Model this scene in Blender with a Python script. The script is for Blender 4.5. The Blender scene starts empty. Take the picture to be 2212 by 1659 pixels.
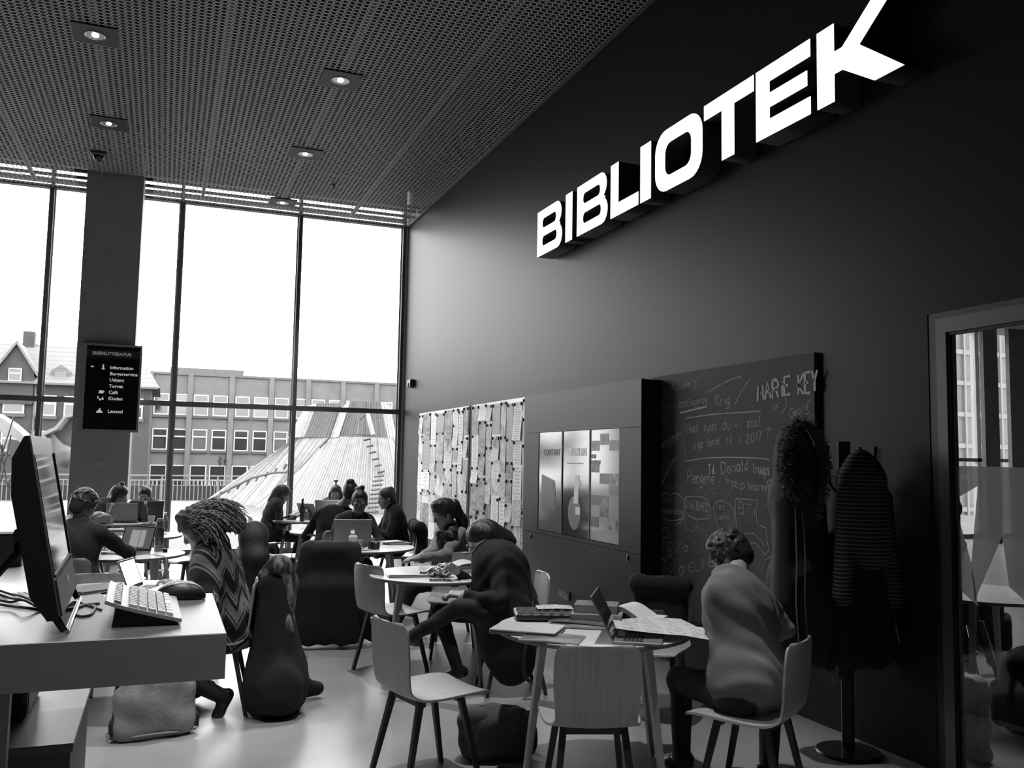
import bpy, math, random
import numpy as np
from math import sin, cos, pi, radians, sqrt
from mathutils import Vector, Matrix
SC = bpy.context.scene
COL = SC.collection
rnd = random.Random(7)
nrg = np.random.default_rng(5)

# ---------------------------------------------------------------- camera, world, exposure
FOC, YAW, PITCH, ROLL, EYE = 1914.46, 0.372131, 0.0855483, 0.0178155, 1.60
def cam_axes():
    cy, sy, cp, sp, cr, sr = cos(YAW), sin(YAW), cos(PITCH), sin(PITCH), cos(ROLL), sin(ROLL)
    f = np.array([sy*cp, cy*cp, sp]); r = np.array([cy, -sy, 0.0]); u = np.cross(r, f)
    return cr*r + sr*u, -sr*r + cr*u, f
AX_R, AX_U, AX_F = cam_axes()
cam = bpy.data.cameras.new('camera'); cam.sensor_fit = 'HORIZONTAL'; cam.sensor_width = 36.0
cam.lens = 36.0*FOC/2212.0; cam.clip_start = 0.05; cam.clip_end = 500
camo = bpy.data.objects.new('camera', cam); COL.objects.link(camo)
camo.matrix_world = Matrix(((AX_R[0], AX_U[0], -AX_F[0], 0), (AX_R[1], AX_U[1], -AX_F[1], 0),
                            (AX_R[2], AX_U[2], -AX_F[2], EYE), (0, 0, 0, 1)))
SC.camera = camo
SKY = 8.0
w = bpy.data.worlds.new('overcast_sky'); SC.world = w; w.use_nodes = True
bg = w.node_tree.nodes['Background']; bg.inputs[0].default_value = (1, 1, 1, 1); bg.inputs[1].default_value = SKY
SC.view_settings.view_transform = 'Standard'; SC.view_settings.look = 'None'
SC.view_settings.exposure = 0.0; SC.view_settings.gamma = 1.0; SC.view_settings.use_curve_mapping = False
SC.cycles.use_denoising = True
SC.cycles.max_bounces = 8; SC.cycles.diffuse_bounces = 4; SC.cycles.glossy_bounces = 4
SC.cycles.transparent_max_bounces = 24; SC.cycles.transmission_bounces = 6
SC.cycles.caustics_reflective = False; SC.cycles.caustics_refractive = False
SC.cycles.sample_clamp_indirect = 8.0
def area_light(name, loc, rot, sx, sy, power, portal=False, spread=pi):
    l = bpy.data.lights.new(name, 'AREA'); l.shape = 'RECTANGLE'; l.size = sx; l.size_y = sy; l.energy = power; l.spread = spread
    if portal: l.cycles.is_portal = True
    o = bpy.data.objects.new(name, l); o.location = loc; o.rotation_euler = rot; COL.objects.link(o); return o
area_light('window_portal', (-.9, 15.12, 3.0), (radians(-90), 0, 0), 9.4, 6.0, 1.0, True)
# the rows of ceiling spotlights go on over the viewer's head, outside the frame
def spot(x, y, p, size=52):
    l = bpy.data.lights.new('ceiling_spot', 'SPOT'); l.energy = p; l.spot_size = radians(size); l.spot_blend = .7; l.shadow_soft_size = .06
    o = bpy.data.objects.new('ceiling_spot', l); o.location = (x, y, 5.6); COL.objects.link(o)
for x in (1.60, -.82):
    for y, p in ((6.86, 640), (4.33, 640), (1.80, 420)): spot(x, y, p)
area_light('side_room_fill', (7.5, 6.5, 4.7), (0, 0, 0), 2.4, .4, 160.0)  # unseen fill light, added to brighten the side room and the frosted film

def ray(px, py):
    return AX_R*((px-1106)/FOC) - AX_U*((py-829.5)/FOC) + AX_F
CAMP = np.array([0, 0, EYE])
def onz(px, py, z): d = ray(px, py); return Vector(CAMP + d*((z-EYE)/d[2]))
def onx(px, py, x): d = ray(px, py); return Vector(CAMP + d*(x/d[0]))
def ony(px, py, y): d = ray(px, py); return Vector(CAMP + d*(y/d[1]))

# ---------------------------------------------------------------- materials
class NV:
    """a node socket with arithmetic, for short procedural patterns"""
    def __init__(s, nt, so): s.nt = nt; s.so = so
    def _m(s, op, *a):
        n = s.nt.nodes.new('ShaderNodeMath'); n.operation = op
        for i, x in enumerate((s,)+a):
            if isinstance(x, NV): s.nt.links.new(x.so, n.inputs[i])
            else: n.inputs[i].default_value = x
        return NV(s.nt, n.outputs[0])
    def __add__(s, o): return s._m('ADD', o)
    def __sub__(s, o): return s._m('SUBTRACT', o)
    def __mul__(s, o): return s._m('MULTIPLY', o)
    def __gt__(s, o): return s._m('GREATER_THAN', o)
    def __lt__(s, o): return s._m('LESS_THAN', o)
    def frac(s): return s._m('FRACT')
    def floor(s): return s._m('FLOOR')
    def abs(s): return s._m('ABSOLUTE')
    def sin(s): return s._m('SINE')
    def min(s, o): return s._m('MINIMUM', o)
    def max(s, o): return s._m('MAXIMUM', o)
def coords(nt, kind='Object'):
    tc = nt.nodes.new('ShaderNodeTexCoord'); sp = nt.nodes.new('ShaderNodeSeparateXYZ')
    nt.links.new(tc.outputs[kind], sp.inputs[0])
    return [NV(nt, sp.outputs[i]) for i in range(3)], tc.outputs[kind]
def noise(nt, vec, scale, detail=3, stretch=None):
    n = nt.nodes.new('ShaderNodeTexNoise'); n.inputs['Scale'].default_value = scale; n.inputs['Detail'].default_value = detail
    if stretch:
        m = nt.nodes.new('ShaderNodeMapping'); m.inputs['Scale'].default_value = stretch
        nt.links.new(vec, m.inputs[0]); vec = m.outputs[0]
    nt.links.new(vec, n.inputs['Vector']); return NV(nt, n.outputs[0])
def grey(nt, fac, a, b):
    r = nt.nodes.new('ShaderNodeMix'); r.data_type = 'RGBA'; nt.links.new(fac.so, r.inputs[0])
    r.inputs[6].default_value = (a, a, a, 1); r.inputs[7].default_value = (b, b, b, 1); return r.outputs[2]
MATS = {}
def M(name, v=0.5, rough=0.6, metal=0.0, spec=0.5, emit=0.0, var=0.0, vs=8.0, stretch=None, bump=0.0, bs=60.0, bstretch=None, pattern=None, v2=0.0, coord='Object', alpha=1.0, trans=0.0):
    if name in MATS: return MATS[name]
    m = bpy.data.materials.new(name); m.use_nodes = True; nt = m.node_tree; p = nt.nodes['Principled BSDF']
    p.inputs['Base Color'].default_value = (v, v, v, 1); p.inputs['Roughness'].default_value = rough
    p.inputs['Metallic'].default_value = metal; p.inputs['Specular IOR Level'].default_value = spec
    if trans: p.inputs['Transmission Weight'].default_value = trans; p.inputs['IOR'].default_value = 1.33
    if emit: p.inputs['Emission Color'].default_value = (v, v, v, 1); p.inputs['Emission Strength'].default_value = emit
    if pattern or var or bump: c, vec = coords(nt, coord)
    if pattern:
        out = grey(nt, pattern(nt, c, vec), v, v2)
        nt.links.new(out, p.inputs['Base Color'])
        if emit: nt.links.new(out, p.inputs['Emission Color'])
    elif var:
        f = noise(nt, vec, vs, 4, stretch)
        f = (f-0.5)*2.2+0.5
        nt.links.new(grey(nt, f, max(0, v*(1-var)), v*(1+var)), p.inputs['Base Color'])
    if bump:
        b = nt.nodes.new('ShaderNodeBump'); b.inputs['Strength'].default_value = min(1, bump); b.inputs['Distance'].default_value = 0.01
        nt.links.new(noise(nt, vec, bs, 3, bstretch).so, b.inputs['Height']); nt.links.new(b.outputs[0], p.inputs['Normal'])
    MATS[name] = m; return m
def glass_mat(name, refl=0.06, tint=1.0, rough=0.0):
    if name in MATS: return MATS[name]
    m = bpy.data.materials.new(name); m.use_nodes = True; nt = m.node_tree; nt.nodes.clear()
    o = nt.nodes.new('ShaderNodeOutputMaterial'); mx = nt.nodes.new('ShaderNodeMixShader')
    t = nt.nodes.new('ShaderNodeBsdfTransparent'); t.inputs[0].default_value = (tint, tint, tint, 1)
    g = nt.nodes.new('ShaderNodeBsdfGlossy'); g.inputs['Roughness'].default_value = rough
    lw = nt.nodes.new('ShaderNodeLayerWeight'); lw.inputs[0].default_value = .5
    fc = NV(nt, lw.outputs[1])._m('POWER', 5.0)*.85+refl*.6
    nt.links.new(fc.so, mx.inputs[0]); nt.links.new(t.outputs[0], mx.inputs[1]); nt.links.new(g.outputs[0], mx.inputs[2])
    nt.links.new(mx.outputs[0], o.inputs[0]); MATS[name] = m; return m
def film_mat(name, v, a):
    m = bpy.data.materials.new(name); m.use_nodes = True; nt = m.node_tree; nt.nodes.clear()
    o = nt.nodes.new('ShaderNodeOutputMaterial'); mx = nt.nodes.new('ShaderNodeMixShader'); mx.inputs[0].default_value = a
    t = nt.nodes.new('ShaderNodeBsdfTransparent'); l = nt.nodes.new('ShaderNodeBsdfTranslucent'); l.inputs[0].default_value = (v, v, v, 1)
    nt.links.new(t.outputs[0], mx.inputs[1]); nt.links.new(l.outputs[0], mx.inputs[2]); nt.links.new(mx.outputs[0], o.inputs[0]); MATS[name] = m; return m

# ---------------------------------------------------------------- mesh building
class MB:
    def __init__(s): s.v = []; s.f = []; s.m = []
    def add(s, vs, fs, mi=0):
        b = len(s.v); s.v += [tuple(x) for x in vs]; s.f += [tuple(b+i for i in f) for f in fs]; s.m += [mi]*len(fs); return s
    def box(s, lo, hi, mi=0):
        (a, b, c), (d, e, f) = lo, hi
        return s.add([(a,b,c),(d,b,c),(d,e,c),(a,e,c),(a,b,f),(d,b,f),(d,e,f),(a,e,f)],
                     [(0,3,2,1),(4,5,6,7),(0,1,5,4),(1,2,6,5),(2,3,7,6),(3,0,4,7)], mi)
    def obox(s, c, size, R=None, mi=0, ch=0.0):
        x, y, z = size[0]/2, size[1]/2, size[2]/2
        if ch <= 0:
            P = [(-x,-y,-z),(x,-y,-z),(x,y,-z),(-x,y,-z),(-x,-y,z),(x,-y,z),(x,y,z),(-x,y,z)]
            F = [(0,3,2,1),(4,5,6,7),(0,1,5,4),(1,2,6,5),(2,3,7,6),(3,0,4,7)]
        else:
            P = []; idx = {}
            for sx in (-1,1):
                for sy in (-1,1):
                    for sz in (-1,1):
                        for ax in range(3):
                            q = [sx*(x-ch), sy*(y-ch), sz*(z-ch)]; q[ax] = (sx,sy,sz)[ax]*(x,y,z)[ax]
                            idx[sx,sy,sz,ax] = len(P); P.append(tuple(q))
            F = []
            for ax in range(3):
                o1, o2 = (ax+1)%3, (ax+2)%3
                for sg in (-1,1):
                    q = []
                    for a, b in ((-1,-1),(1,-1),(1,1),(-1,1)):
                        k = [0,0,0]; k[ax] = sg; k[o1] = a; k[o2] = b; q.append(idx[k[0],k[1],k[2],ax])
                    F.append(tuple(q if sg > 0 else q[::-1]))
                for a in (-1,1):
                    for b in (-1,1):
                        def I(sa, which):
                            k = [0,0,0]; k[ax] = sa; k[o1] = a; k[o2] = b; return idx[k[0],k[1],k[2],which]
                        q = [I(-1,o1), I(1,o1), I(1,o2), I(-1,o2)]
                        F.append(tuple(q if a*b < 0 else q[::-1]))
            for sx in (-1,1):
                for sy in (-1,1):
                    for sz in (-1,1):
                        q = [idx[sx,sy,sz,0], idx[sx,sy,sz,1], idx[sx,sy,sz,2]]
                        F.append(tuple(q if sx*sy*sz > 0 else q[::-1]))
        c = Vector(c)
        return s.add([(c + (R @ Vector(p) if R else Vector(p)))[:] for p in P], F, mi)
    def tube(s, pts, r, n=8, mi=0, caps=True, closed=False):
        pts = [Vector(p) for p in pts]; k = len(pts); rs = r if isinstance(r, (list, tuple)) else [r]*k
        ring = []; up = None; V = []
        for i, p in enumerate(pts):
            a = pts[i-1] if (i or closed) else p; b = pts[(i+1) % k] if (i < k-1 or closed) else p
            t = (b-a).normalized() if (b-a).length > 1e-9 else Vector((0,0,1))
            if up is None: up = Vector((0,0,1)) if abs(t.z) < .95 else Vector((1,0,0))
            u = (up - t*up.dot(t)); u = u.normalized() if u.length > 1e-6 else t.orthogonal().normalized(); w_ = t.cross(u); up = u
            for j in range(n):
                an = 2*pi*j/n + pi/n; V.append(p + u*(cos(an)*rs[i]) + w_*(sin(an)*rs[i]))
        F = []
        for i in range(k if closed else k-1):
            for j in range(n):
                a = i*n+j; b = i*n+(j+1) % n; c = ((i+1) % k)*n+(j+1) % n; d = ((i+1) % k)*n+j
                F.append((a, b, c, d))
        if caps and not closed: F.append(tuple(range(n))[::-1]); F.append(tuple((k-1)*n+j for j in range(n)))
        return s.add(V, F, mi)
    def cone(s, a, b, r1, r2, n=16, mi=0): return s.tube([a, b], [r1, r2], n, mi)
    def lathe(s, prof, c=(0,0,0), n=24, mi=0, R=None, sx=1.0, sy=1.0):
        c = Vector(c); V = []; k = len(prof)
        for r, z in prof:
            for j in range(n):
                a = 2*pi*j/n; p = Vector((r*cos(a)*sx, r*sin(a)*sy, z)); V.append(c + (R @ p if R else p))
        F = [(i*n+j, i*n+(j+1) % n, (i+1)*n+(j+1) % n, (i+1)*n+j) for i in range(k-1) for j in range(n)]
        if prof[0][0] > 1e-5: F.append(tuple(range(n))[::-1])
        if prof[-1][0] > 1e-5: F.append(tuple((k-1)*n+j for j in range(n)))
        return s.add(V, F, mi)
    def prism(s, poly, o, ex, ey, ez, h, mi=0, mi_top=None):
        """poly 2-D in plane (ex,ey) at o, extruded h along ez"""
        o, ex, ey, ez = Vector(o), Vector(ex), Vector(ey), Vector(ez); n = len(poly)
        V = [o+ex*x+ey*y for x, y in poly] + [o+ex*x+ey*y+ez*h for x, y in poly]
        s.add(V, [(i, (i+1) % n, n+(i+1) % n, n+i) for i in range(n)] + [tuple(range(n))[::-1]], mi)
        b = len(s.v)-n; s.f.append(tuple(range(b, b+n))); s.m.append(mi if mi_top is None else mi_top); return s
    def sheet(s, fn, nu, nv, th=0.0, mi=0):
        P = [[Vector(fn(i/nu, j/nv)) for j in range(nv+1)] for i in range(nu+1)]
        W = nv+1
        if th <= 0:
            V = [p for r in P for p in r]
            return s.add(V, [(i*W+j, (i+1)*W+j, (i+1)*W+j+1, i*W+j+1) for i in range(nu) for j in range(nv)], mi)
        T, B = [], []
        for i in range(nu+1):
            for j in range(nv+1):
                a = P[min(i+1,nu)][j]-P[max(i-1,0)][j]; b = P[i][min(j+1,nv)]-P[i][max(j-1,0)]
                n = a.cross(b); n = n.normalized() if n.length > 1e-12 else Vector((0,0,1))
                T.append(P[i][j]+n*th/2); B.append(P[i][j]-n*th/2)
        K = len(T); F = []
        for i in range(nu):
            for j in range(nv):
                q = (i*W+j, (i+1)*W+j, (i+1)*W+j+1, i*W+j+1); F.append(q); F.append(tuple(K+x for x in q[::-1]))
        bd = [i*W for i in range(nu+1)] + [nu*W+j for j in range(1,W)] + [i*W+nv for i in range(nu-1,-1,-1)] + [j for j in range(nv-1,0,-1)]
        for i in range(len(bd)):
            a, b = bd[i], bd[(i+1) % len(bd)]; F.append((b, a, K+a, K+b))
        return s.add(T+B, F, mi)
def mk_mesh(name, v, f, mats, mi=None, smooth=35):
    me = bpy.data.meshes.new(name); me.from_pydata(v, [], f)
    for m in (mats if isinstance(mats, (list, tuple)) else [mats]): me.materials.append(m)
    if mi is not None and len(mi): me.polygons.foreach_set('material_index', mi)
    if smooth:
        me.polygons.foreach_set('use_smooth', [True]*len(me.polygons))
        if smooth < 180: me.set_sharp_from_angle(angle=radians(smooth))
    me.update(); return me
def O(name, mb, mat, parent=None, smooth=35, loc=None, rot=None):
    me = mb if isinstance(mb, bpy.types.Mesh) else mk_mesh(name, mb.v, mb.f, mat, mb.m, smooth)
    o = bpy.data.objects.new(name, me); COL.objects.link(o)
    if parent is not None: o.parent = parent
    if loc is not None: o.location = loc
    if rot is not None: o.rotation_euler = rot
    return o
def tag(o, label, cat, group=None, kind=None):
    if label: o['label'] = label
    if cat: o['category'] = cat
    if group: o['group'] = group
    if kind: o['kind'] = kind
    return o
def T(name, label, cat, loc=(0,0,0), rz=0.0, group=None, kind=None):
    o = bpy.data.objects.new(name, None); o.empty_display_size = .05; COL.objects.link(o)
    o.location = loc; o.rotation_euler = (0, 0, rz); return tag(o, label, cat, group, kind)
def dup(src, loc=None, rz=None, label=None, group=None, scale=None):
    r = src.copy(); COL.objects.link(r)
    if loc is not None: r.location = loc
    if rz is not None: r.rotation_euler = (0, 0, rz)
    if scale is not None: r.scale = (scale,)*3
    if label: r['label'] = label
    if group: r['group'] = group
    for ch in list(src.children):
        c = ch.copy(); COL.objects.link(c); c.parent = r
        for g in list(ch.children):
            d = g.copy(); COL.objects.link(d); d.parent = c
    return r
def S(name, mb, mat, parent=None, smooth=35):
    o = O(name, mb, mat, parent, smooth)
    if parent is None: o['kind'] = 'structure'
    return o
def text_mesh(txt, size, mat, name='lettering', extrude=0.0005, bold=0.0, align='LEFT', spacing=1.0, shear=0.0):
    c = bpy.data.curves.new(name, 'FONT'); c.body = txt; c.size = size; c.extrude = extrude; c.offset = bold
    c.align_x = align; c.space_character = spacing; c.shear = shear; c.resolution_u = 3; c.fill_mode = 'FRONT' if extrude == 0 else 'BOTH'
    o = bpy.data.objects.new(name, c); COL.objects.link(o)
    me = bpy.data.meshes.new_from_object(o.evaluated_get(bpy.context.evaluated_depsgraph_get()))
    bpy.data.objects.remove(o); bpy.data.curves.remove(c)
    me.materials.clear(); me.materials.append(mat); me.name = name; return me

# ---------------------------------------------------------------- implicit surfaces (bodies, cloth, bags)
def nrm(v): v = np.asarray(v, float); return v/max(1e-9, np.linalg.norm(v))
def cap(a, b, r1, r2=None, m=0, k=.02): return ('c', np.array(a, float), np.array(b, float), r1, r1 if r2 is None else r2, m, k)
def ell(c, r, R=None, m=0, k=.02): return ('e', np.array(c, float), np.array(r, float), np.eye(3) if R is None else np.asarray(R, float), m, k)
def rbx(c, hs, rad, R=None, m=0, k=.02): return ('b', np.array(c, float), np.array(hs, float), np.eye(3) if R is None else np.asarray(R, float), rad, m, k)
def cut(p): return ('cut',)+p
def prim_eval(p, P):
    t = p[0]
    if t == 'c':
        a, b, r1, r2 = p[1:5]; ba = b-a; L = max(1e-9, ba@ba); q = P-a
        h = np.clip(q@ba/L, 0, 1); return np.linalg.norm(q-h[...,None]*ba, axis=-1)-(r1+h*(r2-r1))
    if t == 'e':
        q = (P-p[1])@p[3]; r = p[2]; k0 = np.linalg.norm(q/r, axis=-1); k1 = np.linalg.norm(q/(r*r), axis=-1)
        return k0*(k0-1)/np.maximum(k1, 1e-6)
    q = np.abs((P-p[1])@p[3])-(p[2]-p[4]); return np.linalg.norm(np.maximum(q, 0), axis=-1)+np.minimum(q.max(-1), 0)-p[4]
def prim_box(p):
    if p[0] == 'c':
        r = max(p[3], p[4]); return np.minimum(p[1], p[2])-r, np.maximum(p[1], p[2])+r
    e = np.abs(p[3])@p[2] if p[0] == 'b' else np.abs(p[3])@p[2]
    return p[1]-e, p[1]+e
def sdf_mesh(name, prims, h, mats, disp=None, smooth_it=1, floor=None, offset=(0,0,0)):
    bs = [prim_box(p[1:] if p[0] == 'cut' else p) for p in prims if p[0] != 'cut']
    pad = 3*h+.03
    lo = np.min([b[0] for b in bs], 0)-pad; hi = np.max([b[1] for b in bs], 0)+pad
    n = np.ceil((hi-lo)/h).astype(int)+1
    F = np.full(n, .2, np.float32); MT = np.zeros(n, np.int8)
    for p in prims:
        neg = p[0] == 'cut'; q = p[1:] if neg else p; k = max(q[-1], 1e-4); m = q[-2]
        a, b = prim_box(q); mg = k+3*h+.01
        i0 = np.clip(((a-mg-lo)/h).astype(int), 0, n-1); i1 = np.clip(np.ceil((b+mg-lo)/h).astype(int)+1, 1, n)
        sl = tuple(slice(i0[x], i1[x]) for x in range(3))
        G = np.stack(np.meshgrid(*[lo[x]+h*np.arange(i0[x], i1[x]) for x in range(3)], indexing='ij'), -1)
        d = prim_eval(q, G).astype(np.float32); f = F[sl]
        if neg:
            hh = np.maximum(k-np.abs(f+d), 0)/k; F[sl] = np.maximum(f, -d)+hh*hh*k*.25
        else:
            if m >= 0: MT[sl] = np.where(d < f, m, MT[sl])
            hh = np.maximum(k-np.abs(f-d), 0)/k; F[sl] = np.minimum(f, d)-hh*hh*k*.25
    if disp is not None:
        near = np.argwhere(np.abs(F) < .06)
        P = lo+h*near; F[tuple(near.T)] += disp(P).astype(np.float32)
    if floor is not None:
        zz = lo[2]+h*np.arange(n[2]); F = np.maximum(F, (floor-zz)[None, None, :].astype(np.float32))
    ins = F < 0
    c = np.zeros(n-1, np.int8)
    for dx in (0,1):
        for dy in (0,1):
            for dz in (0,1): c += ins[dx:n[0]-1+dx, dy:n[1]-1+dy, dz:n[2]-1+dz]
    act = np.argwhere((c > 0) & (c < 8))
    if not len(act): raise ValueError(name)
    acc = np.zeros((len(act), 3)); cnt = np.zeros(len(act))
    offs = [(0,0,0),(1,0,0),(0,1,0),(1,1,0),(0,0,1),(1,0,1),(0,1,1),(1,1,1)]
    val = [F[tuple((act+np.array(o)).T)] for o in offs]
    for a, b in ((0,1),(2,3),(4,5),(6,7),(0,2),(1,3),(4,6),(5,7),(0,4),(1,5),(2,6),(3,7)):
        x = (val[a] < 0) != (val[b] < 0); t = np.where(x, val[a]/np.where(x, val[a]-val[b], 1), 0)
        pt = np.array(offs[a])+t[:,None]*(np.array(offs[b])-np.array(offs[a])); acc[x] += pt[x]; cnt[x] += 1
    V = lo+h*(act+acc/cnt[:,None])
    idx = np.full(n-1, -1, np.int64); idx[tuple(act.T)] = np.arange(len(act))
    Q = []
    for ax in range(3):
        o1, o2 = (ax+1) % 3, (ax+2) % 3
        e = np.zeros(3, int); e[ax] = 1
        A = ins[:n[0]-e[0], :n[1]-e[1], :n[2]-e[2]]; B = ins[e[0]:, e[1]:, e[2]:]
        g = np.argwhere(A != B); g = g[(g[:,o1] > 0) & (g[:,o2] > 0) & (g[:,o1] < n[o1]-1) & (g[:,o2] < n[o2]-1)]
        sgn = A[tuple(g.T)]
        d1 = np.zeros(3, int); d1[o1] = 1; d2 = np.zeros(3, int); d2[o2] = 1
        q = np.stack([idx[tuple((g-d1-d2).T)], idx[tuple((g-d2).T)], idx[tuple(g.T)], idx[tuple((g-d1).T)]], 1)
        q[~sgn] = q[~sgn][:, ::-1]; Q.append(q)
    Q = np.concatenate(Q); Q = Q[(Q >= 0).all(1)]
    for _ in range(smooth_it):
        s = np.zeros_like(V); k = np.zeros(len(V))
        for a in range(4):
            for b in (1, 3): np.add.at(s, Q[:, a], V[Q[:, (a+b) % 4]]); np.add.at(k, Q[:, a], 1)
        V = V+.5*(s/np.maximum(k, 1)[:, None]-V)
    # material of each face: the innermost corner's
    ci = np.argmin(np.stack(val, 1), 1); cc = act+np.array(offs)[ci]; vm = MT[tuple(cc.T)]
    fm = vm[Q[:, 0]]
    me = bpy.data.meshes.new(name); me.vertices.add(len(V)); me.vertices.foreach_set('co', (V-np.asarray(offset)).ravel())
    me.loops.add(Q.size); me.loops.foreach_set('vertex_index', Q.ravel().astype(np.int32))
    me.polygons.add(len(Q)); me.polygons.foreach_set('loop_start', np.arange(0, Q.size, 4, dtype=np.int32))
    me.polygons.foreach_set('loop_total', np.full(len(Q), 4, np.int32))
    for m in (mats if isinstance(mats, (list, tuple)) else [mats]): me.materials.append(m)
    me.polygons.foreach_set('material_index', fm.astype(np.int32)); me.polygons.foreach_set('use_smooth', np.ones(len(Q), bool))
    me.update(calc_edges=True); me.validate(); return me
def Rcols(x, y, z): return np.stack([np.asarray(x, float), np.asarray(y, float), np.asarray(z, float)], 1)
def Rz(a): return np.array([[cos(a), -sin(a), 0], [sin(a), cos(a), 0], [0, 0, 1.]])
def Rx(a): return np.array([[1, 0, 0], [0, cos(a), -sin(a)], [0, sin(a), cos(a)]])
def Ry(a): return np.array([[cos(a), 0, sin(a)], [0, 1, 0], [-sin(a), 0, cos(a)]])
def mR(a): return Matrix([list(r) for r in a])
# ================================================================= the room
XR, YW, ZC = 3.88, 15.18, 5.70
m_floor = M('polished_floor', .26, .30, spec=.5, var=.22, vs=1.3, bump=.05, bs=9)
m_wall = M('dark_grey_paint', .02, .41, spec=.11, var=.05, vs=2.5, stretch=(1, .8, .25))
m_wall_far = M('library_wall', .06, .7)
m_ceil = M('perforated_metal', .46, .45, metal=.0, spec=.4)
m_void = M('plenum_black', .018, .9)
m_rail = M('carrier_rail', .10, .6)
m_mull = M('window_frame_grey', .10, .45, spec=.5)
m_pillar = M('charcoal_pillar', .34, .6, var=.06, vs=4)
m_glass = glass_mat('window_glass', .05)
m_black = M('black', .015, .5)
m_white = M('white_laminate', .72, .35)
S('floor', MB().box((-5.9, -3.3, -.2), (21, 15.34, 0)), m_floor)
wr = MB().box((XR, 3.67, 0), (XR+.05, 15.34, 6.6)).box((XR, -3.1, 2.44), (XR+.05, 3.67, 6.6)).box((XR, -3.1, 0), (XR+.05, -1.6, 2.44))
S('wall_right', wr, m_wall)
S('wall_left', MB().box((-5.9, -3.1, 0), (-5.7, 15.34, 6.6)), m_wall_far)
S('wall_back', MB().box((-5.9, -3.3, 0), (21, -3.1, 6.6)), m_wall_far)

# --- perforated ceiling: square metal panels with round holes, dark plenum above
PIT = .063
def perf_mesh(nx, ny, pit, r, skip=None, n=12, name='ceiling_panel'):
    V, F = [], []
    m = n//4
    for i in range(nx):
        for j in range(ny):
            cx, cy = (i+.5-nx/2)*pit, (j+.5-ny/2)*pit
            if skip and skip(cx, cy): continue
            b = len(V); h = pit/2
            for q in range(n):
                a = 2*pi*q/n; c_, s_ = cos(a), sin(a); t = h/max(abs(c_), abs(s_))
                V.append((cx+t*c_, cy+t*s_, 0)); V.append((cx+r*c_, cy+r*s_, 0))
            for q in range(n):
                p = (q+1) % n; F.append((b+2*q, b+2*q+1, b+2*p+1, b+2*p))
    return mk_mesh(name, V, F, m_ceil, None, 0)
NXP, NYP = 19, 40
PW, PL = NXP*PIT+.003, NYP*PIT+.002
ceil = T('ceiling', 'grey perforated metal panel ceiling over the reading area', None, (0, 0, ZC), kind='structure')
pan = perf_mesh(NXP, NYP, PIT, .0245)
x_seam = .39+PW/2            # carriers run over the middle of each panel column
for ix in range(-5, 4):
    for iy in range(0, 7):
        cx, cy = .39+ix*PW+PW*.0, YW-.04-(iy+.5)*PL
        if cx+PW/2 < -9.5 or cx-PW/2 > XR: continue
        near = iy == 0 and ix in (-2, -1, 0)
        cut_r = cx+PW/2 > XR-.01
        if near or cut_r:
            def skip(x, y, cx=cx, cy=cy):
                X, Y = x+cx, y+cy
                return (-1.40 < X < -.33 and Y > 14.02) or X > XR-.02
            me = perf_mesh(NXP, NYP, PIT, .0245, skip)
        else: me = pan
        O('ceiling_panel', me, m_ceil, ceil, 0, loc=(cx, cy, 0))
O('plenum', MB().box((-5.7, -3.1, .75), (XR, 15.0, .9)), m_void, ceil)
for ix in range(-5, 4):
    O('carrier_rail', MB().box((.39+ix*1.2086-.022, -2.6, .012), (.39+ix*1.2086+.022, 15.0, .07)), m_rail, ceil)
for yy in (14.35, 14.6, 14.95):
    O('cross_rail', MB().box((-5.68, yy-.03, .12), (XR-.02, yy+.03, .16)), m_rail, ceil)
O('edge_trim', MB().box((-5.68, YW-.045, -.012), (XR-.02, YW-.03, .035)), M('edge_trim', .12, .5), ceil)
O('edge_trim', MB().box((XR-.035, -2.5, -.012), (XR-.004, YW-.05, .03)), M('edge_trim', .12, .5), ceil)
val = perf_mesh(24, 5, .05, .0225, n=12, name='valance')
for k in range(8):
    o = O('valance', val, m_ceil, ceil, 0, loc=(3.85-.6-k*1.2, YW-.075, .165)); o.rotation_euler = (radians(90), 0, 0)

# --- downlights
m_plate = M('downlight_plate', .012, .5); m_chrome = M('brushed_chrome', .55, .25, metal=1.0)
m_bulb = M('lamp_glow', 1.0, .4, emit=9.0); m_refl = M('lamp_reflector', .6, .15, metal=1.0, bump=.5, bs=60)
def downlight(x, y, label):
    t = T('ceiling_downlight', label, 'ceiling light', (x, y, ZC), 0, 'recessed ceiling spotlights')
    O('cover_plate', MB().obox((0, 0, -.008), (.42, .43, .016), ch=.003).obox((0, .01, .06), (.24, .24, .11)), m_plate, t)
    O('bezel', MB().lathe([(.098, -.017), (.098, -.021), (.090, -.022), (.083, -.017)], n=32), m_chrome, t)
    O('reflector', MB().lathe([(.083, -.0175), (.06, -.012), (.0405, -.0105)], n=32), m_refl, t)
    O('bulb', MB().lathe([(.04, -.0105), (.03, -.024), (.012, -.031), (0, -.032)], n=24), m_bulb, t)
    l = bpy.data.lights.new('downlight_beam', 'SPOT'); l.energy = 460; l.spot_blend = .7; l.spot_size = radians(52); l.shadow_soft_size = .04
    o = bpy.data.objects.new('downlight_beam', l); o.location = (x, y, ZC-.06); COL.objects.link(o)
for x, y, lb in ((-.82, 9.33, 'square black downlight in the row over the pillar, farther from the window'),
                 (1.60, 9.40, 'square black downlight in the row beside the dark wall, farthest from the window'),
                 (-.83, 11.85, 'square black downlight in the row over the pillar, nearer the window'),
                 (1.60, 11.96, 'square black downlight in the row beside the dark wall, second from the window'),
                 (1.60, 14.47, 'square black downlight right at the window edge of the ceiling')):
    downlight(x, y, lb)
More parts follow.
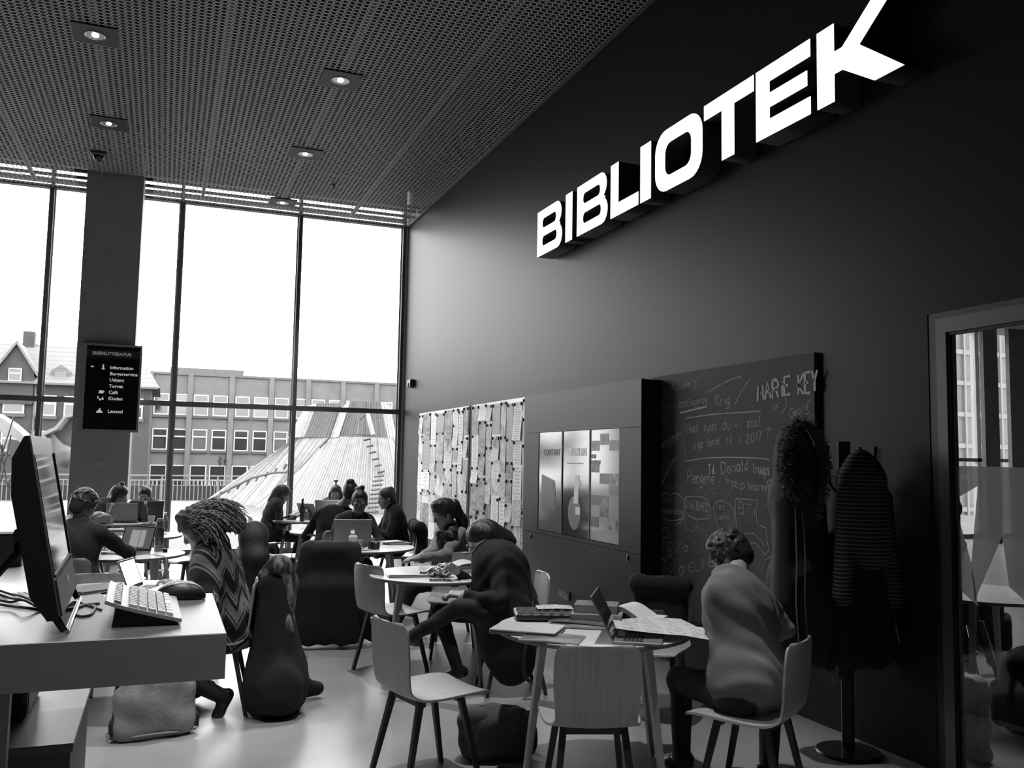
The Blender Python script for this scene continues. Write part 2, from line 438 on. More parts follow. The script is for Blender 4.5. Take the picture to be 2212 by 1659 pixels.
t = T('dome_camera', 'small dark dome camera on the ceiling in front of the pillar', 'camera', (-1.02, 13.1, ZC))
O('mount', MB().obox((0, .02, -.02), (.2, .2, .04), ch=.005), M('dome_mount', .05, .5), t)
O('dome', MB().lathe([(.078, -.04), (.076, -.07), (.055, -.105), (.025, -.122), (0, -.125)], n=24), M('smoked_dome', .012, .12), t)
O('ring', MB().lathe([(.088, -.038), (.088, -.05), (.078, -.052)], n=24), M('dome_ring', .3, .4), t)
t = T('sprinkler_head', 'tiny sprinkler head hanging from the perforated ceiling near the wall', 'sprinkler', (2.2, 13.18, ZC))
O('stem', MB().lathe([(.03, 0), (.03, -.01), (.012, -.015), (.012, -.05)], n=12), m_black, t)
O('deflector', MB().lathe([(.03, -.05), (.03, -.056), (0, -.057)], n=12), m_black, t)

# --- window wall: mullions, transom, panes
mx = [3.845-.02, 2.0, .10, -1.80, -3.70, -5.60]
for i in range(len(mx)-1):
    x1, x0 = mx[i], mx[i+1]
    wn = T('window_%d' % (i+1), 'tall grey-framed window bay with a low transom', None, (0, 0, 0), kind='structure')
    hw = .028
    O('mullion', MB().box((x1-hw, YW, 0), (x1+hw, YW+.14, 6.5)), m_mull, wn)
    O('transom', MB().box((x0+hw, YW+.002, 2.365), (x1-hw, YW+.138, 2.445)), m_mull, wn)
    O('bottom_rail', MB().box((x0+hw, YW+.002, 0), (x1-hw, YW+.138, .085)), m_mull, wn)
    O('head_rail', MB().box((x0+hw, YW+.002, 5.70), (x1-hw, YW+.138, 5.745)).box((x0+hw, YW+.002, 5.80), (x1-hw, YW+.138, 5.85)).box((x0+hw, YW, 6.06), (x1-hw, YW+.14, 6.5)), m_mull, wn)
    for za, zb in ((.085, 2.365), (2.445, 5.70), (5.85, 6.06)):
        O('pane', MB().box((x0+hw, YW+.094, za), (x1-hw, YW+.10, zb)), m_glass, wn)
    for xx in (x0+hw, x1-hw):
        s_ = 1 if xx < x1-.1 else -1
        O('glazing_bead', MB().box((min(xx, xx+.022*s_), YW+.08, .085), (max(xx, xx+.022*s_), YW+.094, 2.365)).box((min(xx, xx+.022*s_), YW+.08, 2.445), (max(xx, xx+.022*s_), YW+.094, 5.7)), M('glazing_bead', .35, .4), wn)
S('wall_front', MB().box((-5.9, YW, 0), (mx[-1]-.03, YW+.14, 6.6)).box((-5.9, YW-.2, 6.45), (XR+.1, YW+.3, 6.75)), m_wall_far)
S('trim_1', MB().box((XR-.028, YW-.01, 0), (XR+.001, YW+.10, 5.74)), M('light_trim', .55, .4))

# --- pillar with the digital wayfinding sign
pil = S('pillar', MB().box((-1.235, 14.1, 0), (-.465, 14.86, 6.4)), m_pillar); pil['label'] = 'dark square pillar in front of the window'
O('cover_plate', MB().obox((-.86, 14.094, 1.44), (.085, .012, .085), ch=.003), M('pillar_box', .4, .5), pil)
sg = T('wayfinding_sign', 'portrait digital sign with a grey frame and a white Danish directory on the pillar', 'sign', (-.765, 14.02, 2.535))
o_f = MB()
W2, H2, D2 = .405, .635, .075
o_f.box((-W2, -.01, -H2), (-W2+.075, D2, H2)).box((W2-.028, -.01, -H2), (W2, D2, H2)).box((-W2+.075, -.01, H2-.03), (W2-.028, D2, H2)).box((-W2+.075, -.01, -H2), (W2-.028, D2, -H2+.035)).box((-W2+.07, .02, -H2+.03), (W2-.02, D2, H2-.02))
O('frame', o_f, M('sign_frame', .30, .4), sg)
scn = O('screen', MB().box((-W2+.075, -.002, -H2+.035), (W2-.028, .02, H2-.03)), M('sign_screen', .012, .08, spec=.6), sg)
m_txt = M('sign_text', .75, .5, emit=.45); m_txt2 = M('sign_text_dim', .4, .5, emit=.25)
O('header_band', MB().box((-W2+.078, -.004, .44), (W2-.03, -.002, .555)), M('sign_band', .045, .3), scn)
def sign_line(s, x, z, size, mat=m_txt, bold=.0012):
    me = text_mesh(s, size, mat, 'lettering', .0006, bold); o = O('lettering', me, mat, scn); o.location = (x, -.0052, z); o.rotation_euler = (radians(90), 0, 0)
sign_line('SK\u00d8NLITTERATUR', -.255, .475, .062, m_txt2, .002)
for s, z in (('Information', .275), ('Borgerservice', .185), ('Udgang', .095), ('Torvet', .005), ('Caf\u00e9', -.085), ('Kloden', -.175), ('L\u00e6sesal', -.36)):
    sign_line(s, -.015, z, .066)
ic = lambda mb: O('icon', mb, m_txt, scn)
Pz = lambda poly, x, z, k=1.0: MB().prism([(x+k*a, z+k*b) for a, b in poly], (0, -.0045, 0), (1, 0, 0), (0, 0, 1), (0, -1, 0), .0008)
ic(Pz([(0, 0), (.022, .018), (.022, .006), (.045, .006), (.045, -.006), (.022, -.006), (.022, -.018)], -.27, .30))
ic(Pz([(-.02, -.03), (.022, -.03), (.022, -.018), (.012, -.018), (.012, .012), (-.016, .012), (-.016, .002), (-.008, .002), (-.008, -.018), (-.02, -.018)], -.105, .295).prism([(-.105+.012*cos(a*pi/4), .325+.012*sin(a*pi/4)) for a in range(8)], (0, -.0045, 0), (1, 0, 0), (0, 0, 1), (0, -1, 0), .0008))
ic(Pz([(-.035, -.018), (.03, -.018), (.034, -.008), (.03, 0), (.042, .004), (.042, .022), (-.03, .026), (-.022, -.008), (-.035, -.008)], -.115, -.065))
ic(Pz([(-.045, .03), (-.034, .035), (-.03, 0), (0, -.008), (.014, .0), (.028, .03), (.036, .0), (.04, -.022), (.02, -.018), (.006, -.014), (-.002, -.032), (-.022, -.03), (-.016, -.016), (-.042, -.004)], -.115, -.155))
ic(Pz([(-.045, -.028), (.04, -.028), (.038, -.012), (.022, .004), (.008, .012), (.012, .028), (0, .04), (-.012, .028), (-.01, .012), (-.026, .004), (-.044, -.012)], -.12, -.335))

# --- the lit letters on the wall
m_face = M('lit_letter_face', 1.0, .4, emit=1.25); m_case = M('letter_casing', .05, .45)
LET = T('library_sign', 'big white backlit wall letters reading BIBLIOTEK', 'sign', (XR, 0, 3.795))
def rr(x0, z0, x1, z1, r, n=6, corners='abcd'):
    P = []
    for cx, cz, a0, nm in ((x1-r, z1-r, 0, 'a'), (x0+r, z1-r, 90, 'b'), (x0+r, z0+r, 180, 'c'), (x1-r, z0+r, 270, 'd')):
        if nm in corners: P += [(cx+r*cos(radians(a0+90*i/n)), cz+r*sin(radians(a0+90*i/n))) for i in range(n+1)]
        else: P.append((x1 if nm in 'ad' else x0, z1 if nm in 'ab' else z0))
    return P
LH = .49
def glyph(ch, w):
    """outer contours and holes in a (0..w, 0..LH) box"""
    s, st = .115, .125
    if ch == 'I': return [[(0, 0), (w, 0), (w, LH), (0, LH)]], []
    if ch == 'L': return [[(0, 0), (w, 0), (w, s), (st+.02, s), (st+.02, LH), (0, LH)]], []
    if ch == 'T': return [[(w/2-.075, 0), (w/2+.075, 0), (w/2+.075, LH-s), (w, LH-s), (w, LH), (0, LH), (0, LH-s), (w/2-.075, LH-s)]], []
    if ch == 'E': return [[(0, 0), (w, 0), (w, s), (st+.02, s), (st+.02, LH/2-.05), (w-.03, LH/2-.05), (w-.03, LH/2+.05), (st+.02, LH/2+.05), (st+.02, LH-s), (w, LH-s), (w, LH), (0, LH)]], []
    if ch == 'K': return [[(0, 0), (.15, 0), (.15, .17), (.22, .17), (w-.20, 0), (w+.02, 0), (.36, .265), (w-.02, LH), (w-.215, LH), (.22, .31), (.15, .31), (.15, LH), (0, LH)]], []
    if ch == 'O': return [rr(0, -.008, w, LH+.008, .17)], [rr(.15, .11, w-.15, LH-.11, .085)]
    if ch == 'B':
        o = [(0, 0)] + [(w-.12+.12*cos(radians(a)), .125+.125*sin(radians(a))) for a in range(-90, 61, 15)] + [(w-.045, .245)] + \
            [(w-.14+.12*cos(radians(a)), LH-.12+.12*sin(radians(a))) for a in range(-60, 91, 15)] + [(0, LH)]
        return [o], [rr(.13, .095, w-.13, .20, .045), rr(.13, .29, w-.15, LH-.095, .045)]
def letter(ch, y_left, y_right, dep=.19):
    w_ = y_left-y_right
    def curve_mesh(ext, mat, nm, off=0.0):
        c = bpy.data.curves.new(nm, 'CURVE'); c.dimensions = '2D'; c.fill_mode = 'BOTH'; c.extrude = ext/2
        out, holes = glyph(ch, w_)
        for P in out+holes:
            sp = c.splines.new('POLY'); sp.points.add(len(P)-1); sp.use_cyclic_u = True
            for i, (a, b) in enumerate(P): sp.points[i].co = (a, b, 0, 1)
        o = bpy.data.objects.new(nm, c); COL.objects.link(o)
        me = bpy.data.meshes.new_from_object(o.evaluated_get(bpy.context.evaluated_depsgraph_get()))
        bpy.data.objects.remove(o); bpy.data.curves.remove(c); me.materials.clear(); me.materials.append(mat); me.name = nm; return me
    # local axes: letter x runs towards -Y of the room, its normal towards -X
    mw = Matrix(((0, 0, -1, 0), (-1, 0, 0, y_left), (0, 1, 0, 0), (0, 0, 0, 1)))
    a = O('letter', curve_mesh(dep, m_case, 'letter'), m_case, LET); a.matrix_local = Matrix.Translation((-.012-dep/2, 0, 0)) @ mw
    f = O('lit_face', curve_mesh(.004, m_face, 'lit_face'), m_face, a); f.location = (0, 0, dep/2+.002)
for ch, a, b in (('B', 8.731, 8.094), ('I', 8.005, 7.853), ('B', 7.737, 7.094), ('L', 7.031, 6.526), ('I', 6.490, 6.317), ('O', 6.243, 5.555), ('T', 5.530, 4.926), ('E', 4.900, 4.350), ('K', 4.287, 3.613)):
    letter(ch, a, b)

# --- small wall things
t = T('wall_sensor', 'small dark sensor box high on the wall next to the window', 'sensor', (XR, 14.56, 2.86))
O('housing', MB().obox((-.04, 0, 0), (.08, .24, .13), ch=.012), M('sensor_case', .03, .4), t)
O('lens', MB().lathe([(.035, 0), (.03, .012), (0, .016)], c=(-.08, 0, -.02), n=12, R=mR(Ry(-pi/2))), m_black, t)
t = T('wall_socket', 'white triple wall socket low on the wall behind the round table', 'socket', (XR, 8.36, .262))
for k in (-1, 0, 1):
    fr_ = O('socket_plate', MB().obox((-.008, -k*.085, -k*.006), (.016, .08, .115), ch=.004), M('socket_white', .42, .4), t)
    O('socket_holes', MB().lathe([(.024, 0), (.024, .003), (.004, .003)], c=(-.016, -k*.085, .018-k*.006), n=14, R=mR(Ry(-pi/2))).obox((-.017, -k*.085, -.03-k*.006), (.004, .02, .025)), m_black, fr_)

# --- glazed partition in the wall and the room behind it
d1 = T('door_1', 'glazed partition in a grey metal frame', None, (XR, 0, 0), kind='structure')
m_alu = M('anodised_frame', .11, .4, spec=.5); m_gask = M('gasket', .01, .6)
O('reveal', MB().box((.004, 3.615, 0), (.048, 3.671, 2.44)).box((.004, -1.6, 2.405), (.048, 3.615, 2.44)), m_black, d1)
O('frame', MB().box((.0, 3.55, 0), (.045, 3.615, 2.405)).box((.0, -1.6, 2.325), (.045, 3.55, 2.405)).box((0, -1.6, 0), (.045, 3.55, .035)), m_alu, d1)
O('gasket', MB().box((.01, 3.535, .035), (.045, 3.55, 2.325)).box((.01, -1.6, 2.31), (.045, 3.535, 2.325)), m_gask, d1)
O('inner_frame', MB().box((.030, 3.524, .035), (.045, 3.535, 2.31)), M('inner_frame', .22, .4), d1)
O('pane', MB().box((.027, -1.6, .035), (.034, 3.524, 2.31)), glass_mat('partition_glass', .08, .8), d1)
film = MB()
def fpoly(pts):
    q = [onx(a, b, XR+.0235) for a, b in pts]; n = len(q)
    film.add([(v.x-XR, v.y, v.z) for v in q]+[(v.x-XR+.001, v.y, v.z) for v in q], [tuple(range(n)), tuple(range(n, 2*n))[::-1]])
fpoly([(2046, 1006), (2060, 1080), (2098, 1216), (2113, 1310), (2075, 1275), (2050, 1240)])
fpoly([(2046, 1006), (2300, 1012), (2300, 1500), (2250, 1330), (2180, 1268), (2165, 1158), (2115, 1275), (2106, 1300), (2098, 1216), (2112, 1050), (2060, 1080)])
O('frosted_film', film, film_mat('frosted_film', .5, .72), d1, 0)
S('wall_right.001', MB().box((20.8, -3.1, 0), (21, 15.34, 5)), m_wall_far)
S('ceiling', MB().box((XR+.14, -3.1, 4.78), (21, 15.34, 4.95)), M('side_room_ceiling', .35, .8))
for i, (xa, xb) in enumerate(((4.1, 8.0), (8.0, 12), (12, 16.2), (16.2, 17.55), (17.55, 20.8))):
    wn = T('window_%d' % (i+9), 'window of the side room', None, kind='structure')
    O('mullion', MB().box((xa-.06, YW, 0), (xa+.06, YW+.14, 4.8)), M('side_mullion', .5, .5), wn)
    O('transom', MB().box((xa, YW, 1.75), (xb, YW+.1, 1.83)).box((xa, YW, 0), (xb, YW+.1, .1)), m_mull, wn)
    O('pane', MB().box((xa+.06, YW+.05, .1), (xb-.06, YW+.056, 4.78)), m_glass, wn)
for a_, b_, yy, v in ((2118, 2157, 14.2, .12), (2174, 2300, 14.5, .16)):
    x0, x1 = ony(a_, 850, yy+.1).x, ony(b_, 850, yy).x
    p_ = S('pillar', MB().box((x0, yy, 0), (x1, yy+.1, 4.8)), M('side_pillar_%d' % int(v*100), v, .6)); p_['label'] = 'dark pillar inside the room behind the glass'
# ================================================================= outside the window
m_conc = M('pale_concrete', .078, .8, var=.12, vs=.5)
def hill(x, y):
    z = -.16+.34*math.exp(-((x+1.5)/4.2)**2-((y-29.5)/3.2)**2)+.14*math.exp(-((x-3.5)/3)**2-((y-23)/2.5)**2)+.12*math.exp(-((x+5)/3)**2-((y-21)/2)**2)
    return min(z, z)-.04*max(0, 17-y)
def ter(u, v): x = -22+50*u; y = 15.36+21.2*v; return (x, y, hill(x, y))
g = S('terrace', MB().sheet(ter, 60, 40, 0), m_conc, None, 180); g['label'] = 'pale concrete terrace with soft mounds outside the window'
S('street', MB().box((-60, 36.8, -3.4), (70, 140, -3.2)), M('street', .10, .9))
S('terrace_edge', MB().box((-22, 36.5, -3.3), (28, 36.9, .40)), M('dark_parapet', .02, .8))
rl = T('railing', 'grey metal railing with thin upright bars along the terrace edge', 'railing', (0, 36.2, 0))
m_rl = M('railing_metal', .12, .5)
O('top_rail', MB().box((-14, -.03, .76), (16, .03, .81)), m_rl, rl)
O('middle_rail', MB().box((-14, -.02, .585), (16, .02, .62)), m_rl, rl)
b = MB()
for i in range(200):
    x = -14+.15*i; b.box((x-.016, -.012, -.3), (x+.016, .012, .60))
o = O('bars', b, m_rl, rl, 0); o['kind'] = 'stuff'
b = MB()
for i in range(16): b.box((-14+2*i-.03, -.03, -.3), (-14+2*i+.03, .03, .77))
o = O('posts', b, m_rl, rl, 0); o['kind'] = 'stuff'

# --- brick office block across the street
m_brick = M('pale_brick', .10, .85, var=.14, vs=1.2, bump=.2, bs=6)
m_brick_d = M('brick_darker_band', .085, .85, var=.12, vs=2)  # slightly darker tone for parapet, roof storey, gutter and pipe
m_wfr = M('white_window_frame', .34, .5); m_wgl = M('dark_window_pane', .02, .08, spec=.9); m_wgl2 = M('pale_window_pane', .07, .1, spec=.9)
bd = T('office_block', 'long flat-roofed brick building with three rows of white windows behind the terrace', 'building', (0, 75, 0))
O('wall', MB().box((-2.9, 0, -3.3), (32, 12, 7.95)), m_brick, bd)
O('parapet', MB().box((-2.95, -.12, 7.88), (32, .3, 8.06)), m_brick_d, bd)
bays = [-4.2, -1.2, 1.75, 4.92, 8.03, 11.0, 13.9, 16.78, 19.7, 22.6]
for x in bays[1:]:
    O('pilaster', MB().box((x-.2, -.22, -3.3), (x+.2, 0, 8.0)), m_brick, bd)
def win_meshes(w_, h_, split, bars=0):
    f = MB(); t_ = .09
    f.box((-w_/2, -.06, 0), (-w_/2+t_, .05, h_)).box((w_/2-t_, -.06, 0), (w_/2, .05, h_)).box((-w_/2+t_, -.06, 0), (w_/2-t_, .05, t_)).box((-w_/2+t_, -.06, h_-t_), (w_/2-t_, .05, h_)).box((-w_/2+t_, -.06, split), (w_/2-t_, .05, split+.11))
    for k in range(bars):
        x = -w_/2+(k+1)*w_/(bars+1); f.box((x-.03, -.05, t_), (x+.03, .05, split))
    p1 = MB().box((-w_/2+t_, .0, split+.11), (w_/2-t_, .04, h_-t_)); p2 = MB().box((-w_/2+t_, .0, t_), (w_/2-t_, .04, split))
    return [mk_mesh('window', f.v, f.f, m_wfr, None, 0)]+[[mk_mesh('pane', q.v, q.f, mm, None, 0) for q in (p1, p2)] for mm in (m_wgl, m_wgl2)]
WM = win_meshes(1.13, 1.68, 1.02); WG = win_meshes(1.25, 2.6, 1.35, 3)
sill = MB().box((-.64, -.14, -.2), (.64, 0, 0)); sill = mk_mesh('sill', sill.v, sill.f, M('sill_stone', .05, .8), None, 0)
def put_win(parent, W, x, z, y=-.02, lite=False, sl=True, s=1.0):
    f = O('window', W[0], None, parent, 0, loc=(x, y, z)); f.scale = (s, 1, s)
    for q in W[2 if lite else 1]: O('pane', q, None, f, 0)
    if sl: O('sill', sill, None, f, 0)
for bi, x in enumerate(bays[:-1]):
    for k, dx in enumerate((.86, 2.32)):
        X = x+dx
        if X < -2.5: continue
        for r, z in enumerate((4.68, 1.92)): put_win(bd, WM, X, z, lite=(bi*2+k*3+r) % 4 == 1)
        if X < 14: put_win(bd, WG, X, -1.85, sl=False)
orn = MB()
for k in range(3):
    orn.tube([(.12*sin(i*1.25)*.4+k*.42, -.05, .5-.06*i*1.4) for i in range(9)], .085, 6)
O('iron_ornament', orn, m_black, bd, 35, loc=(4.25, -.05, .95))
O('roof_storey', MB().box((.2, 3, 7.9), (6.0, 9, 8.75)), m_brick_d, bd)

# --- steep-roofed brick house
hs = T('gabled_house', 'dark brick house with a steep tiled roof, gable and dormers behind the pillar', 'building', (0, 60, 0))
m_hb = M('dark_brick', .028, .85, var=.2, vs=1.4); m_tile = M('roof_tiles', .10, .8, pattern=lambda nt, c, v: ((c[2]*3.0).frac() < .18), v2=.075)
O('wall', MB().box((-16, 0, -3.3), (-.9, 9, 5.75)), m_hb, hs)
O('roof', MB().add([(-16.3, -.4, 5.7), (-.4, -.4, 5.7), (-2.0, 4.5, 8.55), (-16.3, 4.5, 8.55), (-16.3, 9.4, 5.7), (-.4, 9.4, 5.7)], [(0, 1, 2, 3), (1, 5, 2), (3, 2, 5, 4), (0, 3, 4), (0, 4, 5, 1)]), m_tile, hs, 0)
O('gable', MB().prism([(-1.0, 0), (1.0, 0), (1.0, 1.9), (0, 3.5), (-1.0, 1.9)], (-8.45, -.25, 4.4), (1, 0, 0), (0, 0, 1), (0, 1, 0), 3.2), m_hb, hs, 0)
O('gable_roof', MB().prism([(-1.15, 1.72), (0, 3.55), (1.15, 1.72), (1.15, 1.98), (0, 3.78), (-1.15, 1.98)], (-8.45, -.5, 4.4), (1, 0, 0), (0, 0, 1), (0, 1, 0), 3.6), m_tile, hs, 0)
for dx in (-6.1, -4.6, -3.2):
    d_ = O('dormer', MB().prism([(-.55, 0), (.55, 0), (.55, .55), (0, .95), (-.55, .55)], (dx, .5, 6.0), (1, 0, 0), (0, 0, 1), (0, 1, 0), 2.0), m_tile, hs, 0)
    O('dormer_window', MB().box((dx-.32, .44, 6.1), (dx+.32, .5, 6.5)), m_wgl, d_, 0)
O('chimney', MB().box((-8.75, 4, 8.2), (-8.1, 4.8, 9.3)), m_hb, hs, 0)
O('gutter', MB().box((-16.2, -.5, 5.62), (-.5, -.35, 5.74)), m_brick_d, hs, 0)
O('drain_pipe', MB().tube([(-7.35, -.1, 5.6), (-7.35, -.1, -3)], .06, 8), m_brick_d, hs)
HW = win_meshes(1.13, 1.25, .7)
for x, z in ((-8.45, 3.85), (-6.75, 3.75), (-5.2, 3.75), (-3.6, 3.75), (-8.45, 1.6), (-6.75, 1.6), (-5.2, 1.6), (-3.6, 1.6), (-1.9, 3.75)): put_win(hs, HW, x, z)
put_win(hs, HW, -8.45, 5.75, y=-.28, s=.62)

# --- timber climbing hill: ruled plank skirts between a lower and an upper edge
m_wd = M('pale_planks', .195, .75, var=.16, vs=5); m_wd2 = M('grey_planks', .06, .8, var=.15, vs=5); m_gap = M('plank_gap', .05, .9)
ch_ = T('climbing_hill', 'faceted timber play hill of pale planks with two truncated peaks', 'playground', ony(700, 1100, 29))
base = Vector(ch_.location)
def poly_pt(P, s):
    L = [(P[i+1]-P[i]).length for i in range(len(P)-1)]; d = s*sum(L)
    for i, l in enumerate(L):
        if d <= l or i == len(L)-1: return P[i].lerp(P[i+1], min(1, d/max(l, 1e-6)))
        d -= l
def planks(low, top, n, mat, name):
    A = [ony(*p)-base for p in low]; B = [ony(*p)-base for p in top]
    bk = MB().sheet(lambda u, v: poly_pt(A, u).lerp(poly_pt(B, u), v)+Vector((0, .07, 0)), 12, 1, .02)
    par = O(name, bk, m_gap, ch_, 0)
    mb = MB(); V = Vector((0, -.05, 0))
    for i in range(n):
        a, b_ = (i+.05)/n, (i+.95)/n; j = rnd.uniform(-.02, .02)
        q = [poly_pt(A, a), poly_pt(A, b_), poly_pt(B, b_), poly_pt(B, a)]
        mb.add([p+Vector((0, j, 0)) for p in q]+[p+Vector((0, j+.05, 0)) for p in q], [(0, 1, 2, 3), (0, 4, 5, 1), (1, 5, 6, 2), (2, 6, 7, 3), (3, 7, 4, 0)])
    o = O('planks', mb, mat, par, 0); o['kind'] = 'stuff'
planks([(437, 1086, 33), (495, 1092, 31.8), (560, 1101, 30)], [(618, 960, 30.4), (640, 944, 30.2), (664, 944, 29.9)], 34, m_wd, 'left_slope')
planks([(560, 1101, 30), (602, 1062, 29.9), (648, 1012, 29.7)], [(664, 944, 29.9), (690, 944, 29.6), (716, 945, 29.3)], 14, m_wd, 'valley_slope')
planks([(540, 1103, 29.6), (600, 1108, 28.8), (655, 1108, 28.3)], [(650, 1014, 29.4), (690, 968, 29.1), (728, 943, 28.8)], 16, m_wd, 'ridge_slope')
planks([(655, 1108, 28.3), (770, 1110, 27.7), (868, 1108, 27.5)], [(728, 943, 28.8), (783, 944, 28.4), (838, 946, 28.4)], 30, m_wd, 'front_slope')
planks([(868, 1108, 27.5), (960, 1104, 28.6), (1040, 1098, 31)], [(838, 946, 28.4), (856, 947, 28.8), (880, 948, 29.6)], 24, m_wd, 'far_slope')
planks([(622, 946, 30.2), (662, 944, 29.9)], [(660, 878, 30.4), (684, 871, 30.0)], 7, m_wd, 'peak_edge')
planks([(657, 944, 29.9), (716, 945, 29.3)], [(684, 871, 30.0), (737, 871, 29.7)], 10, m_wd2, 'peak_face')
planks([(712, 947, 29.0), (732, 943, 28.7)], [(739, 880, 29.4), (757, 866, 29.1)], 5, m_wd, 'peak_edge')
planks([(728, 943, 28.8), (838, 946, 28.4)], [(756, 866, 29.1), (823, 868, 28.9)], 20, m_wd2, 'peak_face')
planks([(834, 946, 28.4), (857, 946, 28.8)], [(822, 868, 28.9), (843, 877, 29.4)], 6, m_wd, 'peak_edge')
def bar_on(p1, p2, r, mat, name, n=6): O(name, MB().tube([ony(*p1)-base, ony(*p2)-base], r, n), mat, ch_)
for i in range(6): bar_on((786+i*6, 951+i*14, 27.9), (798+i*6+2, 948+i*14, 27.9), .035, m_black, 'step')
for i in range(9): bar_on((808-i*2, 1030+i*9.5, 27.4), (829-i*1.5, 1027+i*9.7, 27.4), .04, M('step_grey', .07, .8), 'step')
for i in range(8): bar_on((472+i*20, 1074-i*8.6, 30.0), (478+i*20, 1062-i*8.6, 30.0), .04, M('step_grey', .07, .8), 'step')
O('handrail', MB().tube([ony(447, 1084, 30.6)-base, ony(500, 1054, 30.0)-base, ony(545, 1032, 29.7)-base, ony(590, 1021, 29.3)-base, ony(618, 1020, 29.2)-base, ony(626, 1010, 29.2)-base], .04, 6), M('step_grey', .07, .8), ch_)
O('seam_rope', MB().tube([ony(734, 872, 29.4)-base, ony(712, 945, 28.9)-base, ony(690, 968, 28.9)-base], .03, 5), m_black, ch_)
tri = [ony(776, 908, 28.2)-base, ony(796, 891, 28.2)-base, ony(799, 940, 27.9)-base, ony(772, 938, 27.9)-base]
O('hatch_frame', MB().tube(tri, .03, 5, closed=True), M('step_grey', .07, .8), ch_)
O('hatch_post', MB().tube([ony(794, 893, 28.1)-base, ony(806, 940, 27.8)-base], .075, 5), m_wd, ch_)

# --- pale play sculpture with rope net by the pillar
ps = T('play_sculpture', 'pale faceted play sculpture with a rope net beside the gabled house', 'playground', ony(75, 1050, 23))
b0 = Vector(ps.location)
def slab(pts, y, th, mat, name):
    q = [ony(a, b, y)-b0 for a, b in pts]; n = len(q); mb = MB()
    mb.add([p for p in q]+[p+Vector((.1, th, 0)) for p in q], [tuple(range(n)), tuple(range(n, 2*n))[::-1]]+[((i+1) % n, i, n+i, n+(i+1) % n) for i in range(n)])
    O(name, mb, mat, ps, 0)
m_pp = M('pale_panel', .21, .5); m_pg = M('grey_panel', .085, .6)
slab([(-12, 893), (22, 915), (45, 935), (64, 958), (58, 966), (36, 950), (-12, 925)], 22.5, .5, m_pp, 'beam')
slab([(88, 935), (118, 922), (140, 897), (160, 893), (160, 898), (141, 903), (122, 928), (92, 942)], 22.6, .7, m_pp, 'rim')
slab([(112, 934), (143, 902), (160, 899), (160, 990)], 23.0, .4, m_pg, 'panel')
slab([(20, 947), (40, 952), (60, 968), (42, 1000), (30, 996), (14, 970)], 23.2, .5, M('dark_panel', .07, .7), 'hood')
slab([(50, 938), (76, 946), (76, 975), (62, 965)], 23.4, .3, m_pg, 'fin')
lump = sdf_mesh('figure', [ell(ony(108, 942, 22.9)-b0, (.1, .1, .1), k=.05), cap(ony(112, 952, 22.9)-b0, ony(140, 990, 22.9)-b0, .13, .2, k=.06), cap(ony(138, 980, 22.9)-b0, ony(142, 1002, 22.9)-b0, .2, .1, k=.06), cap(ony(106, 945, 22.9)-b0, ony(103, 962, 22.9)-b0, .04, k=.03)], .04, m_pg)
O('figure', lump, None, ps)
net = MB()
for p in (((30, 900), (-5, 1010)), ((-5, 930), (18, 1060)), ((24, 940), (2, 1040)), ((-5, 985), (12, 978)), ((5, 960), (-4, 1060)), ((30, 1005), (16, 1060))):
    net.tube([ony(*p[0], 22.2)-b0, ony(*p[1], 22.2)-b0], .018, 5)
O('rope_net', net, m_black, ps)
# --- glazed tower seen through the side room
tw = T('glass_tower', 'pale gridded office tower seen through the side room windows', 'building', (45, 40, 0))
O('wall', MB().box((-12, 0, -3), (20, 8, 22)), M('tower_cladding', .075, .6), tw)
tb = MB()
for i in range(11): tb.box((-12, -.12, -1+i*1.9), (20, 0, -.72+i*1.9))
for i in range(22): tb.box((-12+i*1.5, -.16, -3), (-11.85+i*1.5, 0, 22))
o = O('facade_grid', tb, M('tower_grid', .12, .6), tw, 0); o['kind'] = 'stuff'
# ================================================================= chairs, tables, boards
m_ply = M('oak_veneer', .34, .38, spec=.5, var=.12, vs=9, stretch=(6, 1, .35))
m_leg = M('black_stained_leg', .022, .45); m_birch = M('birch_leg', .40, .5, var=.08, vs=14, stretch=(1, 1, .2))
m_lam = M('white_table_top', .74, .28, spec=.5); m_edge = M('grey_table_edge', .17, .5)
def smooth_path(P, n):
    """Catmull-Rom through P, n+1 samples"""
    out = []; k = len(P)-1
    for i in range(n+1):
        t = i/n*k; j = min(int(t), k-1); f = t-j
        p0, p1, p2, p3 = (Vector(P[max(j-1, 0)]), Vector(P[j]), Vector(P[j+1]), Vector(P[min(j+2, k)]))
        out.append(.5*((2*p1)+(p2-p0)*f+(2*p0-5*p1+4*p2-p3)*f*f+(3*p1-p0-3*p2+p3)*f**3))
    return out
SEATP = smooth_path([(.245, .428, .36), (.235, .443, .40), (.17, .452, .445), (.05, .448, .455), (-.07, .442, .44), (-.15, .447, .40), (-.195, .478, .365), (-.215, .54, .37), (-.228, .62, .385), (-.24, .71, .385), (-.25, .775, .37), (-.2525, .797, .33), (-.253, .803, .27)], 40)
def shell_fn(u, v):
    i = min(int(u*40), 39); p = SEATP[i].lerp(SEATP[i+1], u*40-i); t = 2*v-1
    sag = -.012*(1-t*t) if u < .5 else 0; bow = .022*t*t*max(0, min(1, (u-.5)*3))
    return (t*p[2]/2, p[0]+bow, p[1]+sag)
